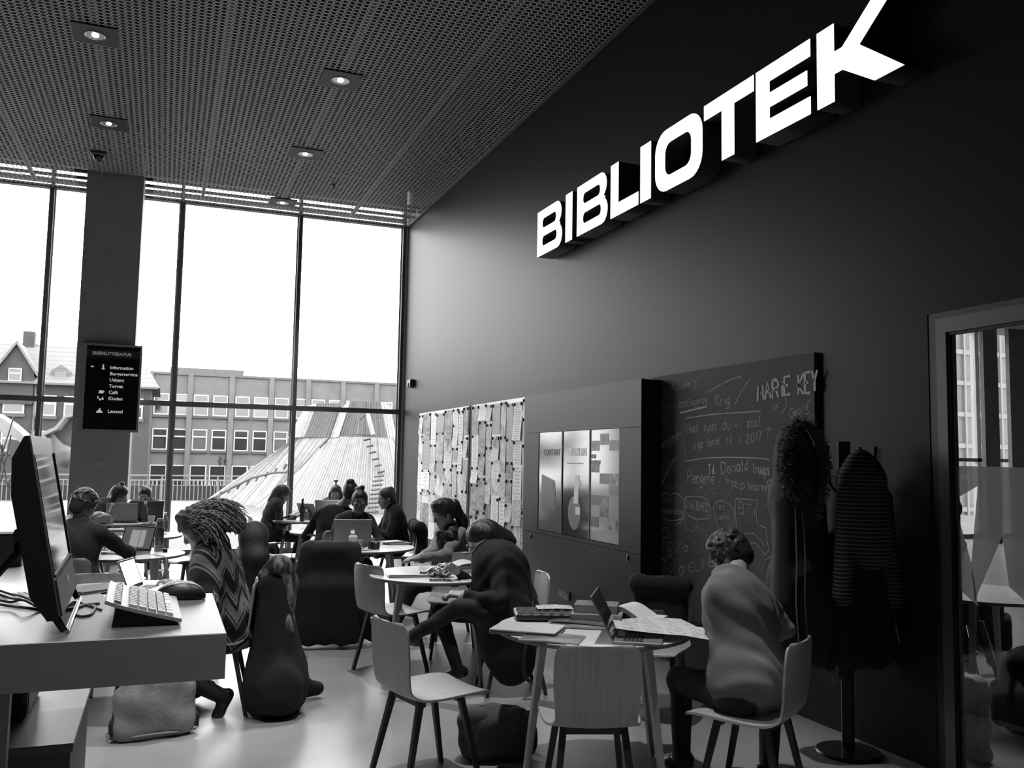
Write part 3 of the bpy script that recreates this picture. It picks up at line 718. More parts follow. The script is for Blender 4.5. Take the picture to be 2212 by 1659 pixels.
def make_chair():
    t = T('chair', 'x', 'chair')
    O('seat_shell', MB().sheet(shell_fn, 40, 10, .011), m_ply, t, 50)
    fr_ = MB().obox((0, .10, .418), (.30, .035, .03)).obox((0, -.115, .414), (.30, .035, .03)).obox((0, -.01, .418), (.05, .22, .028))
    O('under_frame', fr_, m_leg, t)
    for sx in (-1, 1):
        for a, b in (((.135*sx, .105, .43), (.19*sx, .20, 0)), ((.135*sx, -.12, .43), (.185*sx, -.215, 0))):
            O('leg', MB().tube([a, b], [.0215, .0155], 4), m_leg, t, 20)
    return t
CH0 = make_chair(); _first = [True]
def chair(x, y, face, label, group='wooden shell chairs'):
    """face: heading of the sitter in degrees, 0 = +X, 90 = +Y"""
    rz = radians(face-90)
    if _first[0]: _first[0] = False; CH0.location = (x, y, 0); CH0.rotation_euler = (0, 0, rz); CH0['label'] = label; CH0['group'] = group; return CH0
    return dup(CH0, (x, y, 0), rz, label, group)
def make_table():
    t = T('round_table', 'x', 'table')
    O('table_top', MB().lathe([(.488, .718), (.498, .722), (.50, .728), (.50, .736), (.497, .7405)], n=64), m_edge, t, 30)
    O('top_surface', MB().lathe([(.4985, .7402), (.497, .7412), (0, .7413)], n=64), m_lam, t, 30)
    O('under_frame', MB().obox((0, 0, .70), (.66, .05, .03)).obox((0, 0, .70), (.05, .66, .03)), m_edge, t)
    for k in range(4):
        a = radians(20+90*k); O('leg', MB().tube([(.36*cos(a), .36*sin(a), .715), (.475*cos(a), .475*sin(a), 0)], [.027, .017], 4), m_birch, t, 20)
    return t
TB0 = make_table(); _ft = [True]
def table(x, y, rz, label):
    if _ft[0]: _ft[0] = False; TB0.location = (x, y, 0); TB0.rotation_euler = (0, 0, radians(rz)); TB0['label'] = label; TB0['group'] = 'round cafe tables'; return TB0
    return dup(TB0, (x, y, 0), radians(rz), label, 'round cafe tables')
TZ = .7415
T1, T2, T3, T4 = (2.12, 4.21), (1.95, 6.48), (1.825, 8.57), (1.80, 12.40)
T5, T6, T7, T8, T9 = (-.28, 8.40), (-.53, 12.20), (-.27, 10.26), (-.17, 6.12), (1.88, 10.42)
table(*T1, 0, 'round white table covered with books, laptops and papers of the man in the T-shirt')
table(*T2, 8, 'round white table with a flat silver laptop and crumpled foil, at the woman in black')
table(*T3, 15, 'round white table with coffee cups in front of the smiling woman')
table(*T4, 25, 'round white table by the window where a woman in profile types')
table(*T5, 30, 'round white table with a metal flask at the man in the dark jumper')
table(*T6, 10, 'round white table with a black laptop and bottles beside the pillar')
table(*T7, 40, 'round white table with open papers between the flask table and the pillar table')
table(*T8, 5, 'round white table with a glowing laptop at the curly-haired woman')
table(*T9, 60, 'round white table half hidden behind the smiling woman')
CHAIRS = dict(
 A=chair(1.30, 4.42, 14, 'empty chair turned sideways, nearest to the hooded bag on the floor'),
 B=chair(1.87, 3.74, 72, 'empty chair with its veneer back to the viewer at the book-covered table'),
 C=chair(2.62, 3.56, 124, 'chair under the man in the grey T-shirt'),
 D=chair(2.33, 5.92, 172, 'chair under the woman in the long black coat'),
 E=chair(2.98, 5.05, 226, 'chair with a black bag over its back between the book table and the wall'),
 F=chair(1.68, 6.72, 22, 'empty chair at the silver laptop table, side on with a bright seat'),
 G=chair(2.30, 7.12, 255, 'chair behind the papers on the silver laptop table'),
 H=chair(2.50, 7.80, 178, 'chair under the woman with the long ponytail'),
 I=chair(1.35, 7.95, 75, 'chair buried under a big dark coat'),
 J=chair(1.82, 9.42, 268, 'chair of the smiling woman'),
 K=chair(1.78, 9.98, 100, 'chair of the person with the hair bun seen from behind'),
 L=chair(2.62, 10.45, 180, 'chair of the woman in the printed black sweater'),
 N=chair(1.34, 12.30, 0, 'chair of the woman typing in profile by the window'),
 Q=chair(2.42, 13.35, 255, 'chair of the long-haired woman facing the room at the window'),
 R=chair(1.30, 10.60, 350, 'empty chair by the power strip, in front of the window table'),
 P9=chair(.36, 6.02, 172, 'chair under the curly-haired woman'),
 P10=chair(-.56, 7.72, 68, 'chair of the man in the dark jumper'),
 P11=chair(-.86, 12.45, 350, 'chair of the woman beside the pillar'),
 P12=chair(-.22, 12.98, 262, 'chair of the woman behind the black laptop'),
 V=chair(-.36, 6.30, 278, 'chair whose back rises behind the dark folder by the computer'),
 W=chair(.62, 7.35, 185, 'chair hung with a hooded dark jacket'),
 X=chair(.28, 10.55, 215, 'chair with a dark jacket by the paper-strewn table'),
)
def obj_at(name, label, cat, x, y, rz=0.0, z=TZ, group=None): return T(name, label, cat, (x, y, z), radians(rz), group)

# --- display cabinet on the wall with three screens
XC = 3.65
cb = T('display_cabinet', 'dark wall cabinet framing three portrait poster screens', 'cabinet', (XR, 0, 0))
m_cab = M('cabinet_paint', .014, .42, spec=.18, var=.04, vs=2)
cy0, cy1, cz0, cz1 = 6.41, 8.96, .36, 2.292
oy0, oy1, oz0, oz1 = 6.775, 8.555, .893, 1.888
d = XC-XR
O('body', MB().box((d+.03, cy0+.005, cz0), (-.001, cy1-.005, cz1-.004)), m_black, cb)
O('top_panel', MB().box((d, cy0, oz1+.004), (d+.029, cy1, cz1)), m_cab, cb)
O('bottom_panel', MB().box((d, cy0, cz0), (d+.029, cy1, oz0-.045)), m_cab, cb)
O('side_panel', MB().box((d, cy0, oz0-.041), (d+.029, oy0-.004, oz1)), m_cab, cb)
O('side_panel', MB().box((d, oy1+.004, oz0-.041), (d+.029, cy1, oz1)), m_cab, cb)
O('bottom_strip', MB().box((d, oy0, oz0-.041), (d+.029, oy1, oz0-.006)), m_cab, cb)
for y in (6.62, 8.72):
    O('key', MB().obox((d-.006, y, .80), (.012, .012, .035)).lathe([(.011, 0), (.011, .006), (0, .006)], c=(d, y, .822), n=12, R=mR(Ry(-pi/2))), m_chrome, cb)
def p_content(nt, c, v): return noise(nt, v, 2.2, 2, (1, .6, .5))
def p_story(nt, c, v): return (noise(nt, v, 1.6, 1, (1, .5, .3))-.1).max(0.0)
scr = [(8.553, 7.975, M('poster_grey', .11, .12, pattern=p_content, v2=.20, spec=.7, emit=.10)), (7.955, 7.365, M('poster_dark', .03, .10, pattern=p_story, v2=.09, spec=.7, emit=.05)), (7.345, 6.785, M('poster_collage', .26, .12, spec=.7, emit=.20))]
so = []
for a, b_, mm in scr:
    so.append(O('screen', MB().box((d+.006, b_, oz0), (d+.02, a, oz1)), mm, cb))
    O('screen_frame', MB().box((d-.001, b_-.012, oz0-.004), (d+.012, b_, oz1+.003)).box((d-.001, a, oz0-.004), (d+.012, a+.008, oz1+.003)), m_black, so[-1])
def wall_text(s, y, z, size, mat, parent, x, bold=.002):
    me = text_mesh(s, size, mat, 'lettering', .0004, bold); o = O('lettering', me, mat, parent)
    o.location = (x, y, z); o.rotation_euler = (radians(90), 0, radians(-90)); return o
m_ink = M('poster_ink', .02, .5); m_lite = M('poster_pale', .5, .5, emit=.25); m_mid = M('poster_mid', .16, .5)
wall_text('CONTENT', 8.43, 1.655, .085, m_ink, so[0], d+.004, .003)
wall_text('EREOLEN', 7.83, 1.655, .095, m_lite, so[1], d+.004, .005)
wall_text('FILM', 7.335, 1.63, .05, m_mid, so[2], d+.004); wall_text('STRIBEN', 7.335, 1.575, .05, m_mid, so[2], d+.004)
Yp = lambda poly, dx=.005: MB().prism(poly, (d+dx, 0, 0), (0, -1, 0), (0, 0, 1), (-1, 0, 0), .0012)
def yb(y, z, w_, h_): return [(-y, z), (-y+w_, z), (-y+w_, z+h_), (-y, z+h_)]
O('book_outline', Yp([(-8.47, 1.10), (-8.10, 1.11), (-8.14, 1.40), (-8.47, 1.46)], .0045).prism([(-8.44, 1.13), (-8.13, 1.135), (-8.17, 1.375), (-8.45, 1.42)], (d+.003, 0, 0), (0, -1, 0), (0, 0, 1), (-1, 0, 0), .001), M('poster_book', .07, .4), so[0])
O('underline', Yp(yb(7.86, 1.575, .36, .008)), m_mid, so[1])
O('lamp_drawing', Yp([(-7.70, 1.20), (-7.60, 1.20), (-7.58, 1.46), (-7.66, 1.47)], .0045), m_lite, so[1])
O('bubble_drawing', Yp([(-7.68+.14*cos(a*pi/8), 1.11+.16*sin(a*pi/8)) for a in range(16)], .005), m_mid, so[1])
O('block_drawing', Yp(yb(7.66, 1.36, .10, .06), .004), m_lite, so[1]); O('block_drawing', Yp(yb(7.65, 1.10, .10, .07), .003), m_lite, so[1])
m_ph = [M('photo_tile_%d' % i, a, .4, pattern=lambda nt, c, v, k=i: ((noise(nt, v, 14+k, 3)-.5)*3+.5).max(0.0).min(1.0), v2=b_, emit=.08) for i, (a, b_) in enumerate(((.03, .16), (.05, .12), (.02, .25)))]
for i, (c_, r_) in enumerate(((1, 9), (2, 8), (0, 8), (0, 6), (1, 5), (2, 5), (2, 4), (0, 3), (1, 3), (1, 2), (0, 1), (2, 1))):
    O('photo_tile', Yp(yb(7.335-c_*.18, oz0+.02+r_*.098-(.045 if r_ == 9 else 0), .165, .092 if r_ < 9 else .10)), m_ph[i % 3], so[2])

# --- blackboard with chalk writing
bbY0, bbY1, bbZ0, bbZ1, bbT = 4.545, 6.36, .40, 2.322, .035
bbY1 = 6.56
bb = T('blackboard', 'large blackboard covered with chalk writing behind the coat stand', 'blackboard', (XR, 0, 0))
def p_board(nt, c, v): return ((noise(nt, v, 5, 4)-.42)*2.2*((c[2]-1.0).abs()*-1.6+1.15).max(0.12)).max(0.0).min(1.0)
bs_ = O('slate', MB().box((-bbT, bbY0, bbZ0), (-.002, bbY1, bbZ1)), M('slate', .052, .75, pattern=p_board, v2=.11), bb)
m_ck = M('chalk', .5, .9); m_ckd = M('chalk_faint', .26, .9); m_ckb = M('chalk_bold', .6, .9)
GL = {'A':'00 15 30|0.7,2 2.3,2','B':'00 05 25 2.6,3.6 2,2.8 02.8|22.8 2.8,1.4 20 00','C':'2.8,4 1.5,5 0,3 0,1.5 1.5,0 2.8,1','D':'00 05 1.5,5 3,3.5 3,1.5 1.5,0 00','E':'30 00 05 35|02.6 22.6','F':'00 05 35|02.6 22.6','G':'3,4 1.5,5 0,2.5 1.5,0 3,1 3,2.3 1.8,2.3','H':'00 05|30 35|02.5 32.5','I':'10 15','J':'2,5 2,1 1,0 0,1','K':'00 05|35 02.3 30','L':'05 00 2.6,0','M':'00 0.4,5 1.6,2 2.8,5 3.2,0','N':'00 05 30 35','O':'1.5,5 0,3.5 0,1.5 1.5,0 3,1.5 3,3.5 1.5,5','P':'00 05 25 3,3.8 2,2.5 02.5','R':'00 05 25 2.9,3.8 2,2.7 02.7|1.5,2.7 30','S':'2.8,4.4 1.5,5 0.2,4 2.6,1.4 1.4,0 0,0.6','T':'1.5,0 1.5,5|05 35','U':'05 0,1.2 1.5,0 3,1.2 35','V':'05 1.5,0 35','Y':'05 1.5,2.6|35 1.5,2.6 1.5,0','Z':'05 35 00 30','Å':'00 1.5,4.4 30|0.7,1.7 2.3,1.7|1.3,5 1.7,5.2',
 'a':'2,2.6 1,3 0,2 0,1 1,0 2,1|23 2,0.4 2.4,0','b':'05 00|02 1,3 2,2 2,1 1,0 00.6','c':'2,2.6 1,3 0,1.6 1,0 2,0.5','d':'2,2.6 1,3 0,1.5 1,0 2,1|25 20','e':'0,1.6 2,1.8 1.4,3 0.3,2.6 0,1.2 1,0 2,0.5','f':'2,4.6 1.2,5 1,4 1,0|0,2.8 1.9,2.8','g':'2,2.6 1,3 0,1.6 1,0.3 2,1|23 2,-1 1,-2 0,-1.5','h':'05 00|02 1,3 2,2.2 20','i':'13 10|1,4 1,4.2','j':'13 1,-1 0,-1.8|1,4 1,4.2','k':'05 00|23 01.4 20','l':'05 0,0.4 0.5,0','m':'03 00|02 0.8,3 1.4,2.2 1.4,0|1.4,2.2 2.2,3 2.8,2.2 2.8,0','n':'03 00|02 1,3 2,2.2 20','o':'1,3 0,2 0,1 1,0 2,1 2,2 1,3','p':'03 0,-2|02.4 1,3 2,2 2,1 1,0 00.6','r':'03 00|02 1,3 1.8,2.7','s':'1.8,2.6 1,3 0.2,2.3 1.7,0.8 1,0 0,0.4','t':'1,4.6 1,0.4 1.6,0|0,3 2,3','u':'03 0,1 1,0 2,1|23 20','v':'03 1,0 23','w':'03 0.7,0 1.4,2.4 2.1,0 2.8,3','x':'03 20|23 00','y':'03 1,0.4|23 0.6,-1.6','z':'03 23 00 20','æ':'1.4,2.6 0.7,3 0,1.5 0.7,0 1.5,1|1.5,1.5 2.9,1.7 2.3,3 1.6,2.4 1.5,0.8 2.2,0 3,0.5',
 '0':'1.2,4 0,2.8 0,1 1.2,0 2.4,1 2.4,2.8 1.2,4','1':'0.4,3.2 1.2,4 1.2,0','2':'0,3 1,4 2.2,3.2 0,0 2.6,0.2','5':'2.4,4 0.4,4 0.2,2.3 1.6,2.4 2,1 1,0 0,0.4','7':'04 2.4,4 0.8,0','?':'0,4.4 1.2,5 2.4,4.2 1.2,2.4 1.2,1.6|1.2,0 1.2,0.3','.':'0.5,0 0.7,0.2','-':'0,2 1.6,2','+':'0,2 2,2|13 11',"'":'0.5,5 0.3,4'}
def parse(g):
    out = []
    for st in g.split('|'):
        L = []
        for tk in st.split():
            if ',' in tk: a, b_ = tk.split(',')
            else:
                a, b_ = tk[0], tk[1:]
            L.append((float(a), float(b_)))
        out.append(L)
    return out
CK = {0: MB(), 1: MB(), 2: MB()}
def bpt(px, py):
    v = onx(px, py, XR-bbT); return Vector((v.y, v.z))
def stroke2(P, wd, layer):
    """flat chalk ribbon through points (y, z) on the board"""
    P = [p for i, p in enumerate(P) if i == 0 or (p-P[i-1]).length > 1e-4]
    if len(P) < 2: return
    V, F = [], []
    for i, p in enumerate(P):
        t_ = (P[min(i+1, len(P)-1)]-P[max(i-1, 0)]).normalized(); n_ = Vector((-t_.y, t_.x))*(wd/2*rnd.uniform(.7, 1.25))
        for q in (p+n_, p-n_): V.append((-bbT-.0012-.0004*layer, q.x, q.y))
    F = [(2*i, 2*i+1, 2*i+3, 2*i+2) for i in range(len(P)-1)]
    CK[layer].add(V, F)
def curve_px(pts, wd=.006, layer=0, closed=False, n=None):
    P = [bpt(*p) for p in pts]
    if closed: P = P+[P[0]]
    Q = smooth_path([(p.x, p.y, 0) for p in P], n or len(P)*5) if len(P) > 2 else [Vector((p.x, p.y, 0)) for p in P]
    stroke2([Vector((q.x, q.y)) for q in Q], wd, layer)
def write(s, p0, p1, hpx, wd=.006, layer=0, wob=.12):
    """handwriting from pixel p0 to p1 (baseline), letter height hpx at its middle"""
    a, b_ = bpt(*p0), bpt(*p1); mid = ((p0[0]+p1[0])/2, (p0[1]+p1[1])/2)
    H = abs(bpt(mid[0], mid[1]-hpx).y-bpt(*mid).y); u = H/5
    adv = []; 
    for chh in s: adv.append(2.0 if chh == ' ' else max([q[0] for st in parse(GL.get(chh, GL['o'])) for q in st]+[.6])+1.0)
    tot = sum(adv)-1.0; L = (b_-a).length; ex = (b_-a)/L; kx = L/tot; ey = Vector((0, 1)); x = 0.0
    for chh, ad in zip(s, adv):
        if chh != ' ':
            dy = rnd.uniform(-.25, .25)*u
            for st in parse(GL.get(chh, GL['o'])):
                Q = [a+ex*((x+q[0]+rnd.uniform(-wob, wob))*kx)+ey*((q[1]+rnd.uniform(-wob, wob))*u+dy) for q in st]
                if len(Q) > 2:
                    Q = [Vector((q.x, q.y)) for q in smooth_path([(q.x, q.y, 0) for q in Q], (len(Q)-1)*4)] if chh.islower() or chh in 'BCDGOPRSU02?5' else Q
                stroke2(Q, wd, layer)
        x += ad
write('Racisme', (1452, 845), (1492, 833), 12, .005); write('Y', (1497, 842), (1510, 836), 22, .006)
write('NATIONALE', (1523, 838), (1570, 820), 9, .004, 1); write('TV2', (1574, 817), (1599, 806), 10, .004, 1)
curve_px([(1528, 848), (1566, 826), (1600, 813)], .007)
write('zorry', (1431, 884), (1456, 878), 12, .004, 1); curve_px([(1430, 902), (1455, 893)], .005, 1)
write('205Bagense', (1466, 882), (1528, 869), 15, .005); curve_px([(1469, 892), (1498, 885), (1527, 878)], .016)
write('Krig', (1546, 876), (1575, 872), 22, .007); curve_px([(1588, 874), (1600, 850), (1622, 815)], .008)
write('2x', (1432, 914), (1446, 908), 12, .004, 1); curve_px([(1433, 925), (1446, 930), (1443, 940), (1434, 938)], .003, 1)
curve_px([(1480, 904), (1540, 895), (1600, 891), (1644, 888)], .008); curve_px([(1480, 904), (1479, 950), (1482, 997)], .005); curve_px([(1482, 997), (1520, 990), (1580, 988), (1640, 990), (1662, 993)], .008)
curve_px([(1660, 888), (1660, 912)], .004, 1)
write('Hvad', (1484, 938), (1508, 934), 24, .006); write('synes', (1521, 932), (1549, 929), 20, .006); write('du', (1560, 928), (1577, 926), 22, .007); write('vi', (1589, 926), (1599, 924), 16, .006); write('skal', (1614, 924), (1643, 920), 22, .007)
write('sige', (1499, 970), (1519, 966), 20, .006); write('farvel', (1528, 966), (1556, 960), 20, .006); write('til', (1568, 962), (1582, 959), 20, .006); write('i', (1594, 957), (1598, 956), 16, .006); write('2017', (1613, 957), (1645, 950), 24, .007); write('?', (1654, 947), (1664, 945), 22, .006)
write('MARiE', (1637, 868), (1708, 851), 38, .020, 2, .05); write('.', (1709, 854), (1714, 853), 14, .014, 2); write('KEY', (1725, 851), (1766, 846), 44, .020, 2, .05)
write('for', (1669, 892), (1685, 878), 16, .006); curve_px([(1690, 892), (1698, 878), (1699, 862), (1696, 861)], .006); write('x', (1745, 872), (1752, 868), 14, .005)
write('Georg', (1706, 903), (1746, 886), 20, .006); curve_px([(1744, 878), (1751, 900), (1750, 912), (1746, 921)], .005)
write('Forsigtelt', (1424, 972), (1466, 948), 19, .005); write('-', (1468, 943), (1474, 941), 14, .005)
curve_px([(1455, 990), (1436, 1030), (1427, 1048)], .006); curve_px([(1461, 988), (1440, 1026), (1431, 1046)], .006)
curve_px([(1427, 997), (1424, 1018), (1429, 1026), (1435, 1005)], .004, 1)
write('TiL', (1530, 1026), (1548, 1022), 22, .012, 2, .06); write('Donald', (1558, 1024), (1616, 1016), 24, .009, 0); write('trumps', (1627, 1022), (1662, 1026), 24, .010)
write('Pengene', (1486, 1042), (1543, 1046), 26, .008); write('og', (1551, 1050), (1563, 1050), 16, .005, 1); write('hjælp', (1570, 1048), (1608, 1056), 22, .006); write('henannen', (1616, 1058), (1664, 1062), 20, .006); write('dag', (1658, 1048), (1676, 1047), 18, .006)
write('gratulerer', (1481, 1061), (1520, 1062), 10, .004, 1); write('governer', (1540, 1070), (1577, 1072), 10, .004, 1); write('corona', (1436, 1057), (1470, 1056), 12, .004, 1)
for k in range(4): curve_px([(1520+k*4, 1072+k*3), (1534+k*4, 1056+k*2), (1543+k*2, 1054)], .005, 1)
curve_px([(1447, 1072), (1437, 1064), (1425, 1078), (1424, 1102), (1432, 1120), (1452, 1124), (1475, 1120), (1480, 1105), (1477, 1080), (1460, 1065), (1448, 1071)], .006)
curve_px([(1448, 1131), (1464, 1132), (1477, 1121)], .005); write('Global', (1430, 1086), (1462, 1086), 16, .004, 1); write('opvarmning', (1432, 1108), (1476, 1112), 14, .005)
curve_px([(1480, 1075), (1500, 1072), (1522, 1076), (1534, 1095), (1532, 1116), (1520, 1121), (1498, 1120), (1482, 1106), (1478, 1088)], .006, 0, True); write('SMÅLIGHED', (1480, 1096), (1530, 1106), 18, .006, 0, .06)
curve_px([(1541, 1096), (1548, 1084), (1565, 1083), (1583, 1098), (1586, 1118), (1575, 1138), (1555, 1141), (1546, 1124)], .005, 0, True); write('Lars', (1548, 1098), (1566, 1101), 13, .005); write('Løkke', (1548, 1121), (1575, 1122), 13, .005)
curve_px([(1490, 1113), (1480, 1126), (1484, 1142), (1498, 1147), (1506, 1136), (1503, 1120)], .004, 0, True); write('dårlig', (1484, 1132), (1502, 1132), 12, .004, 1)
for P in ([(1595, 1184), (1590, 1120), (1589, 1077)], [(1589, 1077), (1636, 1080)], [(1636, 1080), (1636, 1128), (1655, 1140)], [(1655, 1140), (1658, 1170), (1661, 1186)], [(1661, 1186), (1662, 1192), (1658, 1192)]): curve_px(P, .006)
write('BTi', (1597, 1110), (1630, 1114), 24, .006); write('dan', (1598, 1134), (1616, 1136), 16, .004, 1); write('land', (1622, 1140), (1648, 1150), 16, .004, 1); write('KUL', (1648, 1094), (1674, 1098), 14, .005, 1); write('Sund', (1654, 1132), (1676, 1142), 18, .005, 1)
curve_px([(1600, 1166), (1610, 1154), (1628, 1153), (1644, 1168), (1650, 1180)], .005); curve_px([(1596, 1172), (1615, 1180), (1622, 1174), (1634, 1175), (1646, 1190), (1654, 1199), (1660, 1188)], .005); write('dT.', (1612, 1210), (1636, 1206), 20, .005, 1)
curve_px([(1430, 1148), (1438, 1139), (1446, 1150), (1444, 1160), (1431, 1163)], .005); curve_px([(1432, 1163), (1432, 1192)], .005); write('iZZa', (1439, 1192), (1486, 1192), 21, .006); write('de gamle', (1497, 1176), (1522, 1175), 8, .003, 1); write('venner', (1497, 1187), (1521, 1186), 8, .003, 1); write('i en lang', (1499, 1198), (1532, 1195), 8, .003, 1)
write('Forget', (1506, 1154), (1540, 1160), 16, .005, 1); curve_px([(1505, 1142), (1521, 1143)], .004, 1)
curve_px([(1438, 1216), (1433, 1208), (1425, 1208), (1421, 1222), (1424, 1240), (1436, 1253)], .006); curve_px([(1438, 1216), (1440, 1204), (1449, 1201), (1456, 1212), (1453, 1230), (1440, 1251)], .006); write('Emil', (1427, 1235), (1449, 1231), 12, .004, 1)
write('LONELINESS', (1457, 1246), (1568, 1214), 20, .006)
curve_px([(1475, 1263), (1473, 1256), (1467, 1256), (1466, 1270), (1476, 1292)], .004, 1); curve_px([(1475, 1263), (1479, 1254), (1488, 1256), (1490, 1268), (1476, 1292)], .004, 1)
curve_px([(1545, 1182), (1556, 1172), (1574, 1169), (1590, 1174), (1598, 1182)], .005); curve_px([(1640, 1236), (1652, 1222), (1650, 1202)], .004, 1); curve_px([(1648, 1236), (1650, 1216), (1664, 1202), (1672, 1200)], .004); write('L', (1660, 1228), (1668, 1226), 14, .005, 1)
for k, mm in ((0, m_ck), (1, m_ckd), (2, m_ckb)): O('chalk_writing', CK[k], mm, bs_, 0)['kind'] = 'stuff'

# --- two notice boards with flyers under magnets
m_nb = M('white_board', .85, .3)
def p_txt(fl, fc, wd):      # text lines with ragged ends, on the sheet's own 0..1 square
    def f(nt, c, v):
        y, z = c[1], c[2]; line = (z*fl).frac(); row = (z*fl).floor()
        rag = ((row*12.9898).sin()*43758.5).frac()*.5+.4
        return (line > .55)*((y-.5).abs() < rag*.45)*(noise(nt, v, 60, 1, (1, 3, .2)) > .42)*wd
    return f
def p_pic(sc_, thr):
    def f(nt, c, v): return ((noise(nt, v, sc_, 3)-thr)*2.6+.5).max(0.0).min(1.0)
    return f
def p_mix(fl, split, sc_):
    def f(nt, c, v):
        z = c[2]; pic = ((noise(nt, v, sc_, 2)-.5)*2.4+.6).max(0.0).min(1.0); top = z > split
        line = ((z*fl).frac() > .5)*((c[1]-.5).abs() < .38)*.55
        return top*pic+(top*-1.0+1.0)*line
    return f
FLY = [('white text', M('flyer_text', .85, .6, pattern=p_txt(16, 3, .7), v2=.12, coord='Generated')), ('white text', M('flyer_text_wide', .80, .6, pattern=p_txt(9, 3, .6), v2=.10, coord='Generated')),
       ('grey picture', M('flyer_grey', .18, .5, pattern=p_pic(3.2, .5), v2=.55, coord='Generated')), ('dark picture', M('flyer_dark', .05, .5, pattern=p_pic(4.5, .55), v2=.4, coord='Generated')),
       ('picture over text', M('flyer_mixed', .8, .6, pattern=p_mix(20, .5, 4.0), v2=.09, coord='Generated')), ('plain grey', M('flyer_plain_grey', .25, .5, pattern=p_txt(7, 2, .5), v2=.36, coord='Generated')),
       ('busy grey picture', M('flyer_busy', .12, .5, pattern=p_pic(8, .5), v2=.75, coord='Generated')), ('pale picture', M('flyer_pale', .85, .6, pattern=p_pic(2.4, .45), v2=.22, coord='Generated'))]
mag_me = MB().lathe([(.019, 0), (.019, .014), (.013, .018), (0, .018)], n=10); mag_me = mk_mesh('magnet', mag_me.v, mag_me.f, m_black)
ORD = ['first', 'second', 'third', 'fourth', 'fifth', 'sixth', 'seventh', 'eighth', 'ninth', 'tenth']
def notice_board(y_far, y_near, z0, z1, nm, seed, colw):
    r = random.Random(seed)
    t = T('notice_board', 'white magnetic notice board crowded with flyers, %s' % nm[0], 'notice board', (XR, 0, 0))
    O('board', MB().box((-.014, y_near, z0), (-.001, y_far, z1)), m_nb, t)
    y = y_far-.015; ci = 0
    while y-y_near > .12:
        w_ = min(r.choice(colw), y-y_near-.01); z = z1-r.choice((.015, .03, .05, .02)); ri = 0
        if y-w_-y_near < .12: w_ = y-y_near-.012
        while z-z0 > .16 and ri < 8:
            h_ = r.choice((.21, .28, .30, .38, .42, .45)); h_ = min(h_, z-z0-.02)
            if z-h_-z0 < .12: h_ = z-z0-.015
            kind, mm = r.choice(FLY)
            th = radians(r.uniform(-1.6, 1.6)); ww, lay = w_*r.uniform(.86, 1.03), .016+.003*r.random()
            curl = r.choice((0, .004, .01, .022)); cy_, zt = y-w_/2, z
            def fn(u, v, ww=ww, h_=h_, curl=curl, th=th):
                a = (v-.5)*ww; b_ = -u*h_; return (-lay-curl*u*u-.004*abs(v-.5)*u, -(a*cos(th)-b_*sin(th)), a*sin(th)+b_*cos(th))
            lb = '%s flyer, %s down in the %s column from the window, %s' % (kind, ORD[ri], ORD[ci], nm[1])
            o = O('flyer', MB().sheet(fn, 4, 2, .0012), mm, None, 60, loc=(XR, cy_, zt)); tag(o, lb, 'flyer', 'flyers on the notice boards')
            for sx in (-1, 1):
                if r.random() < .8:
                    g_ = O('magnet', mag_me, None, o, 35, loc=(-lay-.001, -sx*ww*.42, -.022)); g_.rotation_euler = (0, -pi/2, 0)
            z -= h_+r.choice((.004, .012, .0, .03)); ri += 1
        y -= w_+r.choice((.004, .0, .012)); ci += 1
    return t
notice_board(14.04, 11.50, .372, 2.330, ('nearest the window', 'far board'), 3, (.21, .24, .30, .30, .42))
notice_board(11.36, 9.10, .372, 2.330, ('next to the display cabinet', 'near board'), 11, (.21, .21, .30, .28))
lt = T('string_lights', 'clear string of tinsel hanging at the edge of the cabinet', 'decoration', (XR-.2, 9.0, .9))
tb = MB(); rr_ = random.Random(2)
for i in range(70):
    z = .26-.55*i/70; a = rr_.uniform(0, 6.28); tb.tube([(0, .02, z), (.03*cos(a), .02+.05*sin(a), z+rr_.uniform(-.03, .03))], .003, 3, caps=False)
O('tinsel', tb, M('tinsel', .5, .3), lt)
# ================================================================= things on tables and floor
m_sil = M('silver_case', .48, .35, metal=.6, spec=.5); m_dk = M('dark_plastic', .02, .4); m_key = M('dark_keys', .03, .5); m_glossy = M('glossy_black_screen', .012, .06, spec=.8)
m_logo = M('pale_logo', .8, .4, emit=.35); m_paper = M('white_paper', .72, .6); m_mag = M('magazine_cover', .10, .35, pattern=p_pic(7, .5), v2=.38)
m_page = M('page_edges', .55, .8, pattern=lambda nt, c, v: ((c[2]*420).frac() < .35), v2=.42)
m_print = M('printed_paper', .66, .6, pattern=lambda nt, c, v: ((c[1]*34).frac() > .55)*((c[0]*9).frac() > .25)*(noise(nt, v, 40, 1) > .45)*.7, v2=.25)
m_clear = glass_mat('clear_plastic', .10, .86, .05); m_water = glass_mat('clear_water', .06, .93, .02)
def apple(sz):
    P = []
    for i in range(36):
        a = 2*pi*i/36+pi/2; r = .40+.05*cos(2*(a-pi/2))*-.6; x, y = r*cos(a)*.98, r*sin(a)
        if i in (0, 1, 35): y -= .09 if i == 0 else .035
        if abs(i-18) < 2: y += .05 if i == 18 else .02
        if ((x-.50)**2+(y-.06)**2) < .20**2:
            d_ = sqrt((x-.50)**2+(y-.06)**2); x, y = .50+(x-.50)/d_*.20, .06+(y-.06)/d_*.20
        P.append((x*sz, y*sz))
    leaf = [(.02*sz, .43*sz), (.03*sz, .52*sz), (.10*sz, .60*sz), (.16*sz, .62*sz), (.15*sz, .53*sz), (.09*sz, .46*sz)]
    return P, leaf
